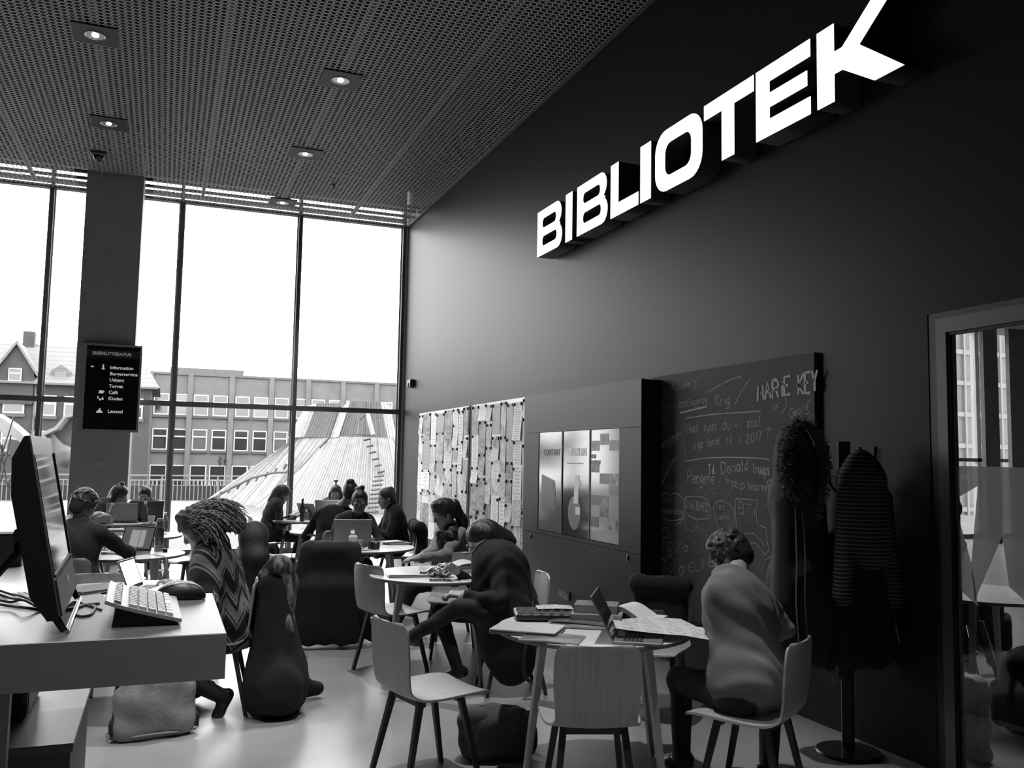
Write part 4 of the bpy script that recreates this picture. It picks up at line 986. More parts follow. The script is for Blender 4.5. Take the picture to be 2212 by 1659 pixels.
def laptop(label, x, y, rz, opn, w_=.32, d_=.22, case=None, scr=None, logo=None, bez=None, z=TZ, lidlogo=True):
    """rz: heading of the open side (towards the user) in degrees; opn: angle of the lid from the deck"""
    case = case or m_sil; t = obj_at('laptop', label, 'laptop', x, y, rz+90, z)
    O('base', MB().obox((0, 0, .008), (w_, d_, .016), ch=.003), case, t)
    kb = MB(); n_ = 12
    for r in range(5):
        for c_ in range(n_):
            if r == 0 and 3 < c_ < 8: continue
            X = -w_*.44+w_*.88*(c_+.5)/n_; kb.box((X-w_*.031, -.015+r*.019-.0075, .016), (X+w_*.031, -.015+r*.019+.0075, .0178))
    kb.box((-w_*.14, -.0225, .016), (w_*.22, -.0075, .0178))
    O('keys', kb, m_key, t, 0)['kind'] = 'stuff'
    O('trackpad', MB().box((-.045, -d_/2+.012, .016), (.045, -.035, .0165)), M('trackpad', .3, .3), t)
    a = radians(opn); R = mR(Rx(pi-a)); hp = Vector((0, d_/2-.004, .016))
    # lid local: x across, y up the lid from the hinge, z outward (back)
    R = Matrix(((1, 0, 0), (0, -cos(a), sin(a)), (0, sin(a), cos(a)))) 
    lid = O('lid', MB().obox(hp+R @ Vector((0, d_/2, .004)), (w_, d_, .008), R, ch=.002), case, t)
    ins = R @ Vector((0, 0, -.0006))
    O('bezel', MB().obox(hp+R @ Vector((0, d_/2, -.0003)), (w_-.006, d_-.006, .0008), R), bez or m_dk, lid)
    O('screen', MB().obox(hp+R @ Vector((0, d_/2+.004, -.0010)), (w_-.03, d_-.034, .0008), R), scr or m_glossy, lid)
    if logo:
        P, L = apple(.052); o_ = hp+R @ Vector((0, d_*.52, .0081)); ex, ey, ez = R @ Vector((-1, 0, 0)), R @ Vector((0, 1, 0)), R @ Vector((0, 0, 1))
        O('logo', MB().prism(P, o_, ex, ey, ez, .0006).prism(L, o_, ex, ey, ez, .0006), logo, lid, 0)
    return t
def book(label, x, y, rz, w_, d_, h_, cov, z=TZ, group=None, name='book', cat='book'):
    t = obj_at(name, label, cat, x, y, rz, z, group); c_ = min(.003, h_*.2)
    O('cover', MB().box((-w_/2, -d_/2, 0), (w_/2, d_/2, c_)).box((-w_/2, -d_/2, h_-c_), (w_/2, d_/2, h_)).box((-w_/2, -d_/2, c_), (-w_/2+c_, d_/2, h_-c_)), cov, t, 0)
    O('pages', MB().box((-w_/2+c_, -d_/2+.003, c_), (w_/2-.004, d_/2-.003, h_-c_)), m_page, t, 0); return t
def bottle(label, x, y, h_, r, capm, z=TZ, body=None):
    t = obj_at('bottle', label, 'bottle', x, y, 0, z); s = h_
    O('body', MB().lathe([(r*.85, 0), (r, .012), (r, s*.22), (r*.93, s*.26), (r, s*.30), (r, s*.56), (r*.93, s*.66), (r*.45, s*.82), (r*.36, s*.86), (r*.36, s*.90)], n=20), body or m_clear, t, 60)
    if body is None: O('water', MB().lathe([(r*.8, .004), (r*.94, .014), (r*.94, s*.40), (0, s*.40)], n=16), m_water, t, 60)
    O('cap', MB().lathe([(r*.46, s*.885), (r*.46, s*.99), (r*.40, s)], n=16), capm, t); return t
def cup(label, x, y, h_, r0, r1, mat, lid=None, z=TZ):
    t = obj_at('cup', label, 'cup', x, y, 0, z)
    O('body', MB().lathe([(r0, 0), (r1, h_), (r1+.003, h_+.001), (r1+.003, h_+.005), (r1-.003, h_+.004), (r0-.002, .006), (0, .006)], n=24), mat, t, 40)
    if lid: O('lid', MB().lathe([(r1+.004, h_), (r1+.004, h_+.009), (r1-.003, h_+.011), (r1-.006, h_+.022), (0, h_+.022)], n=24), lid, t, 40)
    return t
def paper(label, x, y, rz, w_, d_, mat, z=TZ, bend=.0, sag=0.0, name='paper', cat='paper'):
    t = O(name, MB().sheet(lambda u, v: ((u-.5)*w_, (v-.5)*d_, .001+bend*sin(pi*u)*(.5+.5*v)-sag*max(0, u-.6)**2), 12, 8, .0012), mat, None, 60, loc=(x, y, z)); t.rotation_euler = (0, 0, radians(rz)); return tag(t, label, cat)

# --- the public computer desk
m_desk = M('desk_laminate', .13, .38, var=.03, vs=2); m_dside = M('desk_front_veneer', .22, .5, var=.06, vs=3, stretch=(.4, 1, 8))
dk = T('computer_desk', 'high desk with a thick front edge carrying the public computer', 'desk', (-.6, 3.05, 0))
O('top', MB().obox((-.005, 0, 1.0375), (1.59, .775, .125), ch=.002), m_desk, dk)
O('front_board', MB().box((-.80, -.392, .975), (.79, -.3875, 1.0985)), m_dside, dk)
O('side_panel', MB().box((-.80, -.35, 0), (.255, -.31, .975)), M('desk_panel', .30, .5), dk)
lc = T('low_cabinet', 'low box cabinet with a pale top under the computer desk', 'cabinet', (-.75, 3.36, 0))
O('body', MB().box((-.75, -.36, 0), (.535, .345, .715)), M('cabinet_veneer', .09, .5), lc); O('top', MB().obox((-.105, -.007, .7275), (1.295, .72, .025), ch=.002), m_desk, lc)
t = T('computer_case', 'black computer case on the low cabinet under the desk', 'computer', (-.46, 3.46, .74))
O('case', MB().obox((0, 0, .09), (.18, .36, .18), ch=.012), m_dk, t); O('front_panel', MB().obox((.0905, 0, .09), (.004, .3, .15), ch=.001), m_black, t)
# monitor: profile in the plane across its width
f1, f2 = Vector((-.236, 2.755, 1.10)), Vector((-.252, 3.38, 1.10))
wv = (f2-f1).normalized(); nv = Vector((wv.y, -wv.x, 0)); up = Vector((0, 0, 1)); wid = (f2-f1).length
mo = T('monitor', 'black all-in-one touch computer seen edge-on, its screen mirroring the window', 'computer', f1)
m_bz = M('monitor_bezel', .15, .35); m_mside = M('monitor_casing', .010, .55)
tilt = .20
up2 = (up*cos(tilt)-nv*sin(tilt)); nn = nv*cos(tilt)+up*sin(tilt)
prof = [(0, .04), (-.03, .045), (-.062, .12), (-.066, .40), (-.05, .50), (-.012, .555), (0, .555)]
O('casing', MB().prism([(a, b_) for a, b_ in prof], (0, 0, 0), nn, up2, wv, wid), m_mside, mo, 20)
O('bezel', MB().prism([(0, .05), (wid, .05), (wid, .555), (0, .555)], nn*.0, wv, up2, nn, .004), m_bz, mo, 20)
O('screen', MB().prism([(.012, .165), (wid-.03, .165), (wid-.03, .50), (.012, .50)], nn*.004, wv, up2, nn, .002), M('touch_screen', .02, .05, spec=1.0), mo, 0)
O('screen_frame', MB().prism([(wid-.03, .15), (wid-.012, .15), (wid-.012, .505), (wid-.03, .505)], nn*.004, wv, up2, nn, .006).prism([(.0, .157), (wid-.012, .157), (wid-.012, .165), (0, .165)], nn*.004, wv, up2, nn, .006), m_mside, mo, 0)
O('speaker_bar', MB().prism([(0, .05), (wid, .05), (wid, .15), (0, .15)], nn*.004, wv, up2, nn, .006), M('speaker_bar', .045, .4), mo, 0)
me = text_mesh('hp', .035, m_txt2, 'logo', .0005, .0, shear=.2); o_ = O('logo', me, m_txt2, mo); o_.matrix_local = Matrix.Translation(wv*(wid*.52)+up2*.10+nn*.0105) @ Matrix(((wv.x, up2.x, nn.x, 0), (wv.y, up2.y, nn.y, 0), (wv.z, up2.z, nn.z, 0), (0, 0, 0, 1)))
for s_ in (.012, wid-.012):
    O('foot', MB().tube([wv*s_+up2*.055-nn*.01, wv*s_+up2*.0+nn*.005+Vector((0, 0, .008))], [.013, .010], 6), m_mside, mo)
O('foot_bar', MB().tube([wv*.01+Vector((.0, 0, .008))+nv*.012, wv*(wid-.01)+Vector((0, 0, .008))+nv*.012], .006, 8), m_chrome, mo)
O('rear_stand', MB().tube([wv*.2-nn*.066+up2*.27, wv*.2-nv*.30+up*.012], .017, 6).tube([wv*(wid-.2)-nn*.066+up2*.27, wv*(wid-.2)-nv*.30+up*.012], .017, 6).tube([wv*.17-nn*.075+up2*.28, wv*(wid-.17)-nn*.075+up2*.28], .024, 10).tube([wv*.15-nv*.30+up*.014, wv*(wid-.15)-nv*.30+up*.014], .012, 6), m_mside, mo)
def cable(label, pts, r=.003, mat=None, name='cable'):
    o = O(name, MB().tube(smooth_path(pts, len(pts)*8), r, 6), mat or m_dk, None); return tag(o, label, 'cable')
P1_ = lambda a, b_, h_=.004: onz(a, b_, 1.10)+Vector((0, 0, h_))
cable('thin black cable looping on the desk beside the keyboard', [P1_(128, 1323), P1_(160, 1303), P1_(195, 1312), P1_(219, 1320)], .0035)
cable('black cable loop lying in front of the monitor foot', [P1_(135, 1320), P1_(165, 1316), P1_(190, 1308), P1_(205, 1314), P1_(196, 1330), P1_(172, 1334), P1_(164, 1324), P1_(176, 1310), P1_(215, 1306)], .004)
for i in range(4):
    r_ = random.Random(i+20)
    cable(('thick bundled black cable behind the monitor', 'thin black cable sagging behind the monitor stand', 'black cable running under the back of the monitor', 'loose cable end trailing behind the monitor')[i],
          [P1_(-30, 1275+12*i+r_.uniform(-4, 4), .02), P1_(20, 1290+9*i, .012), P1_(50, 1300+7*i+r_.uniform(-6, 6), .02), P1_(85, 1312+3*i, .006), P1_(104, 1322+i, .006)], .0045)
paper('striped sheet of paper behind the monitor', *onz(30, 1288, 1.10).xy, 20, .21, .15, M('striped_paper', .42, .6, pattern=lambda nt, c, v: ((c[0]*60).frac() > .45), v2=.03), z=1.10)
# ergonomic keyboard: a wedge raised at the back
ka, kb_, kc = Vector((.073, 2.82, 1.10)), Vector((-.135, 2.815, 1.10)), Vector((.03, 3.30, 1.10))
ky = T('keyboard', 'raised ergonomic keyboard of light case and grey keys on the high desk', 'keyboard', kb_)
ex = (ka-kb_).normalized(); ln = Vector((-ex.y, ex.x, 0)); dp = (ka-kb_).length; lk = .44
hz = lambda u: .075-.062*u**.85   # height over the desk from back (0) to front (1)
KB = MB().sheet(lambda u, v: ex*(u*dp)+ln*(v*lk+.012*sin(pi*v)*u)+up*hz(u), 10, 12, .010)
O('case', KB, M('keyboard_case', .42, .45), ky, 50)
O('riser', MB().prism([(.02, .002), (dp*.97, .002), (dp*.9, hz(.9)-.006), (dp*.5, hz(.5)-.006), (.03, hz(.03)-.006)], ln*.012, ex, up, ln, lk-.024), m_black, ky, 0)
kd, kl = M('grey_key', .16, .45), M('pale_key', .45, .45)
rows = [(.115, .10, 12, .02), (.30, .13, 13, .015), (.43, .12, 15, .008), (.555, .12, 15, .008), (.68, .12, 14, .008), (.80, .10, 8, .008)]
for ri, (u0, du, n_, gp) in enumerate(rows):
    for k in range(n_):
        v0 = .03+.93*k/n_; v1 = .03+.93*(k+1)/n_-gp
        if ri == 5 and k in (3, 4): v0, v1 = (.03+.93*3/n_, .03+.93*5/n_-gp)
        if ri == 5 and k == 4: continue
        q = [ex*(u*dp)+ln*(v*lk+.012*sin(pi*v)*u)+up*(hz(u)+.005) for u, v in ((u0, v0), (u0+du-.012, v0), (u0+du-.012, v1), (u0, v1))]
        c0 = sum(q, Vector())/4; tp = [p.lerp(c0, .12)+up*.009 for p in q]
        O('key', MB().add(q+tp, [(4, 5, 6, 7), (0, 1, 5, 4), (1, 2, 6, 5), (2, 3, 7, 6), (3, 0, 4, 7)]), kl if ri == 5 or (ri > 0 and k in (0, n_-1)) else kd, ky, 0)
mp = Vector((.088, 3.33, 1.10))
ms = T('mouse', 'big dark computer mouse with a pale rim near the desk corner', 'mouse', mp, radians(-18))
O('shell', sdf_mesh('shell', [ell((0, 0, .008), (.076, .040, .048), m=0, k=.01), ell((-.03, 0, .005), (.045, .037, .03), m=0)], .004, [m_dk], floor=.002), None, ms)
O('rim', sdf_mesh('rim', [ell((-.012, .006, .012), (.083, .040, .049))]+[cut(ell((.0, -.007, .004), (.094, .044, .046), k=.004))], .004, [M('mouse_rim', .5, .35)], floor=.004, smooth_it=0), None, ms)

# --- table of the curly-haired woman
m_glow = M('glowing_screen', 1.0, .4, emit=1.6)
laptop('small laptop with a glowing white screen turned to the curly-haired woman', -.035, 6.12, -18, 112, .27, .19, scr=m_glow)
bottle('clear plastic bottle with a dark cap beside the glowing laptop', .04, 6.36, .235, .034, m_dk)
t = obj_at('laptop_sleeve', 'dark padded sleeve lying at the far edge of the glowing laptop table', 'sleeve', -.36, 6.12, 40)
O('sleeve', MB().obox((0, 0, .014), (.34, .25, .028), ch=.010), m_dk, t)
O('zip', MB().box((-.16, -.126, .012), (.16, -.1245, .016)), m_sil, t)
book('grey folder lying under the end of the dark sleeve', -.45, 5.86, 12, .31, .22, .012, M('grey_cover', .16, .5), name='folder', cat='folder')
# --- flask table
m_ui = M('window_on_screen', .10, .3, pattern=lambda nt, c, v: ((c[0].abs() < .075)*((c[2]-.12).abs() < .07)*((c[0]-.02).abs() > .003)), v2=.34, emit=.5)
laptop('open laptop showing a document on the flask table', -.26, 8.36, 232, 108, .33, .22, scr=m_ui, case=M('grey_case', .25, .4))
fl = obj_at('flask', 'tall dark steel flask with a grooved cap standing on the edge of its table', 'flask', .0, 8.53)
O('body', MB().lathe([(.036, 0), (.038, .004), (.038, .19), (.034, .205), (.028, .212)], n=24), M('flask_steel', .10, .3, metal=.7), fl)
O('base_band', MB().lathe([(.0385, .001), (.0385, .055), (.038, .056)], n=24), M('flask_band', .28, .3, metal=.6), fl)
O('cap', MB().lathe([(.030, .205), (.034, .212), (.031, .222), (.034, .232), (.030, .24), (.030, .262), (.024, .27), (.02, .285), (0, .286)], n=20), M('flask_cap', .16, .3, metal=.6), fl)
cable('grey charging cable hanging off the flask table', [Vector((-.1, 8.30, TZ+.004)), Vector((.0, 8.12, TZ+.004)), Vector((.06, 7.93, TZ)), Vector((.05, 7.90, .6)), Vector((.0, 7.92, .2)), Vector((-.1, 8.0, .01))], .004, M('grey_cable', .3, .5))
# --- papers table and pillar table
bottle('clear water bottle on the papers table behind the flask', .05, 10.22, .24, .034, m_white)
paper('white open papers on the table behind the flask table', .10, 10.42, 10, .30, .22, m_print); book('thick dark binder on the papers table', -.50, 10.35, 5, .32, .24, .035, m_dk, name='binder', cat='binder'); book('grey hardback on top of the dark binder', -.50, 10.36, 12, .30, .22, .02, M('grey_cover', .16, .5), z=TZ+.035)
laptop('grey laptop seen from behind beside the black laptop', -.43, 12.17, 85, 105, .36, .24, case=M('grey_case', .25, .4))
laptop('black laptop seen from behind by the pillar', -.18, 12.36, 95, 108, .40, .26, case=m_dk, logo=None)
bottle('clear water bottle in front of the grey laptop', -.545, 11.84, .25, .034, m_white)
bottle('clear water bottle standing in front of the black laptop', -.176, 11.80, .27, .034, m_white)
cup('white paper cup beside the bottle at the black laptop', -.10, 11.95, .085, .028, .038, m_paper)
bg_ = sdf_mesh('plastic_bag', [ell((0, 0, .07), (.14, .10, .08)), ell((.09, 0, .05), (.09, .07, .06)), ell((-.1, .02, .04), (.08, .07, .05))], .012, [M('crumpled_plastic', .30, .3, bump=.8, bs=30)], disp=lambda P: .012*np.sin(P[:, 0]*60+3*np.sin(P[:, 1]*40))*np.cos(P[:, 2]*55), floor=0)
tag(O('plastic_bag', bg_, None, None, loc=(-.70, 11.85, TZ)), 'crumpled plastic bag on the pillar table', 'bag')
# --- window table
laptop('grey laptop with its lid turned to the room on the window table', 1.99, 12.50, 35, 112, .33, .22, logo=m_logo, case=M('grey_case', .25, .4))
laptop('grey laptop of the long-haired woman at the window', 2.22, 12.72, 75, 105, .36, .25, logo=m_logo)
bottle('slim dark steel bottle at the front edge of the window table', 1.745, 12.02, .30, .032, m_dk, body=M('dark_flask', .045, .4))
laptop('small laptop under the hands of the woman in profile', 1.62, 12.52, 170, 125, .28, .19, case=M('grey_case', .25, .4))
cup('grey mug with a handle next to the slim dark bottle', 1.86, 12.35, .10, .036, .04, M('mug_grey', .22, .4))
book('flat notebook at the near edge of the window table', 1.52, 12.12, 5, .28, .20, .015, m_paper, name='notebook', cat='notebook')
# --- half hidden table: computer mouse on a wire
ms2 = T('mouse', 'small dark mouse with a cable on the half hidden table', 'mouse', (1.60, 10.42, TZ), radians(30))
O('shell', sdf_mesh('shell', [ell((0, 0, .01), (.055, .032, .026))], .004, [m_dk], floor=.001), None, ms2)
O('cord', MB().tube([(-.05, 0, .01), (-.09, .0, .04), (-.12, .02, .02), (-.16, .05, -.02), (-.19, .06, -.3), (-.17, .1, -.7)], .003, 5), m_dk, ms2)
# --- table of the smiling woman
laptop('big laptop with a glowing apple on its grey lid in front of the smiling woman', 1.75, 8.72, 82, 100, .36, .25, logo=m_logo, case=M('grey_case_dark', .14, .35))
cup('pale takeaway coffee cup with a lid', 1.70, 8.40, .105, .028, .039, M('cup_pale', .55, .5), lid=M('cup_lid', .7, .4))
cup('clear plastic cup in front of the takeaway coffee', 1.712, 8.235, .09, .029, .04, M('cup_frosted', .40, .3))
def lump(name, label, cat, loc, prims, h_, mat, disp=None, floor=0.0, group=None):
    return tag(O(name, sdf_mesh(name, prims, h_, mat if isinstance(mat, list) else [mat], disp=disp, floor=floor), None, None, loc=loc), label, cat, group)
lump('scarf', 'dark knitted scarf bundled at the far edge of the coffee table', 'scarf', (1.50, 8.72, TZ), [ell((0, 0, .02), (.10, .06, .03)), cap((-.1, 0, .015), (.15, -.05, .02), .025), cap((-.12, .03, .02), (.06, .05, .03), .025)], .009, M('dark_knit', .03, .9, bump=.6, bs=120), lambda P: .006*np.sin(P[:, 0]*120+P[:, 1]*90))
cm = T('camera', 'small black camera with its strap on the coffee table', 'camera', (1.89, 8.35, TZ), radians(15))
O('body', MB().obox((0, 0, .035), (.11, .045, .07), ch=.008), m_dk, cm); O('lens', MB().lathe([(.03, 0), (.03, .045), (.024, .05), (0, .05)], c=(0, -.02, .035), n=16, R=mR(Rx(pi/2))), m_black, cm)
O('strap', MB().tube(smooth_path([(-.05, 0, .06), (-.12, -.04, .02), (-.2, -.02, .005), (-.16, -.1, .004), (-.05, -.09, .004), (.05, -.02, .06)], 24), .004, 5), m_dk, cm)
paper('white sheets of paper beside the camera on the coffee table', 2.03, 8.55, -25, .30, .21, m_print); book('dark notebook lying at the edge beside the white sheets', 2.22, 8.75, 10, .24, .17, .018, m_dk, name='notebook', cat='notebook'); book('pale notebook on top of the dark notebook', 2.17, 8.80, 20, .22, .16, .010, m_paper, z=TZ+.018, name='notebook', cat='notebook')
# --- silver laptop table
cl = obj_at('laptop', 'closed silver laptop lying flat on the table beside the empty chair', 'laptop', 1.72, 6.42, -8)
O('lid', MB().obox((0, 0, .019), (.32, .225, .008), ch=.003), m_sil, cl); O('base', MB().obox((0, 0, .0075), (.32, .225, .013), ch=.004), M('silver_edge', .28, .35, metal=.5), cl)
ph = obj_at('phone', 'dark phone at the front edge of the foil table', 'phone', 1.86, 6.10, -14); O('case', MB().obox((0, 0, .005), (.15, .074, .010), ch=.003), m_dk, ph); O('screen', MB().obox((0, 0, .0103), (.138, .066, .0006)), m_glossy, ph)
lump('foil_wrap', 'crumpled shiny foil wrapper in the hand of the woman in black', 'wrapper', (1.95, 6.28, TZ), [ell((0, 0, .05), (.07, .055, .05)), ell((-.07, .03, .035), (.05, .045, .035)), ell((-.14, .05, .02), (.04, .03, .02))], .006, M('foil', .55, .18, metal=.9), lambda P: .010*np.sin(P[:, 0]*95+2*np.sin(P[:, 2]*70))*np.sin(P[:, 1]*80+P[:, 2]*60))
paper('crumpled white napkin standing beside the foil', 1.86, 6.42, 70, .11, .12, m_paper, z=TZ+.02, bend=.05, name='napkin', cat='napkin')['label'] = 'crumpled white napkin standing beside the foil'
book('thick book at the bottom of the small pile on the foil table', 2.20, 6.52, 12, .24, .17, .035, M('grey_cover', .16, .5)); book('black book on top of the small pile on the foil table', 2.20, 6.53, 4, .23, .16, .02, m_dk, z=TZ+.035); paper('open white leaflet lying on the small book pile', 2.20, 6.53, 8, .21, .15, m_paper, z=TZ+.056, bend=.03, name='leaflet', cat='leaflet')
# --- the book-covered table
cl = obj_at('laptop', 'closed white laptop with an apple logo on the book-covered table', 'laptop', 1.745, 4.19, -38)
O('lid', MB().obox((0, 0, .022), (.335, .235, .009), ch=.003), M('white_case', .62, .3), cl); O('base', MB().obox((0, 0, .0085), (.335, .235, .015), ch=.004), M('silver_edge', .28, .35, metal=.5), cl)
P_, L_ = apple(.055); O('logo', MB().prism(P_, (0, 0, .0266), (-1, 0, 0), (0, -1, 0), (0, 0, 1), .0006).prism(L_, (0, 0, .0266), (-1, 0, 0), (0, -1, 0), (0, 0, 1), .0006), M('logo_white', .8, .2), cl, 0)
def magazine(label, x, y, rz, z=TZ, w_=.29, d_=.21, bend=.004, mat=None):
    t = obj_at('magazine', label, 'magazine', x, y, rz, z)
    O('pages', MB().sheet(lambda u, v: ((u-.5)*w_, (v-.5)*d_, .003+bend*sin(pi*u)), 8, 4, .005), m_page, t, 60)
    O('cover', MB().sheet(lambda u, v: ((u-.5)*w_, (v-.5)*d_, .0062+bend*sin(pi*u)), 8, 4, .0012), mat or m_mag, t, 60); return t
magazine('magazine with a busy cover in front of the closed white laptop', 1.79, 3.99, -36)
sl_ = obj_at('laptop_sleeve', 'black quilted sleeve with diagonal seams near the far rim of the book table', 'sleeve', 1.985, 4.53, -18)
O('pouch', sdf_mesh('pouch', [rbx((0, 0, .022), (.17, .125, .022), .02)], .006, [m_dk], disp=lambda P: .003*np.abs(np.sin((P[:, 0]-P[:, 1]*.35)*58))), None, sl_)
sm = MB()
for k in range(6): sm.tube([(-.13+k*.055-.03, -.11, .043), (-.13+k*.055+.01, 0, .046), (-.13+k*.055+.05, .11, .043)], .0016, 4)
O('seam', sm, M('seam_pale', .3, .6), sl_)['kind'] = 'stuff'
paper('open booklet lying on the black quilted sleeve', 2.06, 4.57, -16, .20, .12, m_print, z=TZ+.047, bend=.006, name='booklet', cat='booklet')
magazine('magazine at the bottom of the pile under the two hardbacks', 2.10, 4.28, -30, w_=.34, d_=.24); magazine('second magazine in the pile under the two hardbacks', 2.12, 4.34, -42, z=TZ+.012, w_=.31, d_=.22, mat=M('magazine_cover_dark', .05, .35, pattern=p_pic(9, .5), v2=.25))
book('wide hardback with a pale spine, lower of the two', 2.21, 4.34, -32, .27, .21, .032, M('tan_cover', .26, .5), z=TZ+.021); book('thick hardback on top, upper of the two', 2.22, 4.37, -32, .23, .17, .042, M('grey_cover2', .20, .5, pattern=lambda nt, c, v: ((c[1].abs() < .05)*(c[0].abs() < .06)), v2=.12), z=TZ+.053)
laptop('open laptop with a dark screen leaning back, papers over its keys', 2.20, 3.87, -33, 118, .33, .23, case=M('grey_case_dark2', .20, .35))
def drape_sheet(label, c_, rz, w_, d_, mat, zf):
    o = O('paper', MB().sheet(lambda u, v: ((u-.5)*w_, (v-.5)*d_, zf(u, v)), 16, 10, .0012), mat, None, 60, loc=c_); o.rotation_euler = (0, 0, radians(rz)); return tag(o, label, 'paper')
drape_sheet('long printed sheet curling off the open laptop over the table rim', (2.32, 3.88, TZ), -22, .46, .24, m_print, lambda u, v: .032+.03*(1-u)**2-.03*max(0, u-.72)*2*(1-v)+.012*sin(pi*v))
drape_sheet('printed sheet lying behind the long curling sheet', (2.40, 4.06, TZ), -8, .40, .26, m_print, lambda u, v: .022+.012*sin(pi*u)+.006*v)
drape_sheet('white sheet peeking out behind the thick open book', (2.33, 4.50, TZ), -12, .30, .22, m_paper, lambda u, v: .004+.004*u)
ob = obj_at('open_book', 'thick open paperback arched over the table beyond the laptop', 'book', 2.44, 4.34, -55)
O('pages', MB().sheet(lambda u, v: ((u-.5)*.30*(1-.15*sin(pi*u)), (v-.5)*.20, .012+.075*max(0, sin(pi*min(1, u*1.25)))**.8*(1-.75*u)), 20, 4, .020), m_page, ob, 60)
O('cover', MB().sheet(lambda u, v: ((u-.5)*.30*(1-.15*sin(pi*u)), (v-.5)*.205, .0245+.075*max(0, sin(pi*min(1, u*1.25)))**.8*(1-.75*u)), 20, 4, .002), m_paper, ob, 60)
cn = obj_at('folder', 'dark folder with a light edge at the far rim of the book table', 'folder', 2.52, 4.36, -22); O('cover', MB().obox((0, 0, .010), (.24, .30, .02), ch=.004), m_dk, cn); O('spine', MB().obox((.0, .152, .012), (.24, .006, .022)), m_sil, cn)
pc = obj_at('pencil_case', 'small black pencil case beside the open laptop', 'pencil case', 2.27, 4.10, 10); O('pouch', sdf_mesh('pouch', [cap((-.07, 0, .018), (.07, 0, .018), .018)], .006, [m_dk], floor=.001), None, pc); O('zip', MB().box((-.06, -.002, .035), (.06, .002, .037)), m_sil, pc)

# --- bags, coats and other things
m_canvas = M('grey_canvas', .085, .85, var=.12, vs=12, bump=.3, bs=150); m_lea = M('worn_leather', .26, .5, var=.22, vs=7, bump=.35, bs=40)
m_blk = M('black_wool', .010, .9, bump=.4, bs=160, var=.2, vs=20); m_strap = M('black_strap', .012, .6)
b_ = T('messenger_bag', 'grey canvas messenger bag standing on the floor behind the sideways empty chair', 'bag', (1.73, 4.60, 0), radians(-16))
O('body', sdf_mesh('body', [rbx((0, 0, .135), (.185, .075, .135), .05), ell((-.03, -.04, .17), (.17, .07, .13), k=.05)], .009, [m_canvas], disp=lambda P: .006*np.sin(P[:, 0]*26+2*np.sin(P[:, 2]*18))+.004*np.sin(P[:, 2]*50), floor=0), None, b_)
O('flap', sdf_mesh('flap', [rbx((-.02, -.035, .20), (.165, .065, .085), .045)], .009, [m_canvas], disp=lambda P: .005*np.sin(P[:, 0]*22+1)), None, b_)
O('shoulder_strap', MB().tube(smooth_path([(.18, 0, .25), (.215, -.02, .15), (.21, -.03, .06), (.16, -.05, .015)], 20), .014, 6), m_strap, b_)
O('piping', MB().tube(smooth_path([(-.18, -.03, .27), (-.05, -.05, .29), (.08, -.04, .285), (.17, -.02, .25)], 16), .008, 6), m_canvas, b_)
b_ = T('tote_bag', 'pale leather drawstring tote on the floor under the computer desk', 'bag', (.02, 5.58, 0), radians(8))
O('body', sdf_mesh('body', [cap((-.13, 0, .07), (.13, 0, .07), .10, k=.06), cap((-.12, 0, .2), (.12, 0, .2), .095, k=.08), cap((-.11, 0, .3), (.11, 0, .3), .07, k=.08), cut(cap((-.09, 0, .36), (.09, 0, .36), .055, k=.02))], .010, [m_lea], disp=lambda P: .013*np.sin(P[:, 0]*40+2*np.sin(P[:, 2]*7))*np.clip(P[:, 2]*3.2, .1, 1)+.006*np.sin(P[:, 2]*30+P[:, 0]*12), floor=0), None, b_)
O('rim_seam', MB().tube([(.245*cos(a), .105*sin(a), .03+.008*sin(3*a)) for a in [2*pi*i/28 for i in range(28)]], .006, 6, closed=True), m_lea, b_)
for sx in (-1, 1): O('strap', MB().tube(smooth_path([(.17*sx, .02, .36), (.205*sx, .03, .25), (.21*sx, -.02, .14), (.23*sx, -.05, .10), (.225*sx, -.06, .04)], 20), .011, 6), m_strap, b_)
def backpack(label, x, y, rz, s, z=0.0):
    t = T('backpack', label, 'backpack', (x, y, z), radians(rz))
    O('body', sdf_mesh('body', [rbx((0, 0, .17*s), (.14*s, .09*s, .17*s), .07*s), ell((0, 0, .28*s), (.12*s, .08*s, .09*s), k=.05)], .012, [m_blk], floor=0), None, t)
    O('front_pocket', sdf_mesh('front_pocket', [rbx((0, -.09*s, .12*s), (.11*s, .04*s, .1*s), .035*s)], .012, [m_blk], floor=0), None, t)
    for sx in (-1, 1): O('strap', MB().tube(smooth_path([(.07*s*sx, .08*s, .33*s), (.10*s*sx, .15*s, .28*s), (.14*s*sx, .16*s, .15*s), (.15*s*sx, .09*s, .03*s), (.2*s*sx, .05*s, .012)], 20), .011, 5), m_strap, t)
    O('handle', MB().tube(smooth_path([(-.03*s, .05*s, .35*s), (-.02*s, .06*s, .40*s), (.02*s, .06*s, .40*s), (.03*s, .05*s, .35*s)], 10), .008, 5), m_strap, t); return t
backpack('black backpack on the floor under the window table', 1.42, 12.75, 20, 1.05)
def cloth(name, label, x, y, rz, prims, mat, disp, h_=.011, cat='coat', floor=None, kids=()):
    t = O(name, sdf_mesh(name, prims, h_, mat if isinstance(mat, list) else [mat], disp=disp, floor=floor), None, None, loc=(x, y, 0)); t.rotation_euler = (0, 0, radians(rz)); return tag(t, label, cat)
fold = lambda ax, f, a: (lambda P: a*(np.sin(P[:, ax]*f+.7*np.sin(P[:, 2]*4)+P[:, 1-ax]*9)+.5*np.sin(P[:, ax]*f*.43+1.3+P[:, 2]*1.5))*np.clip(1.3-P[:, 2]*.8, .3, 1))
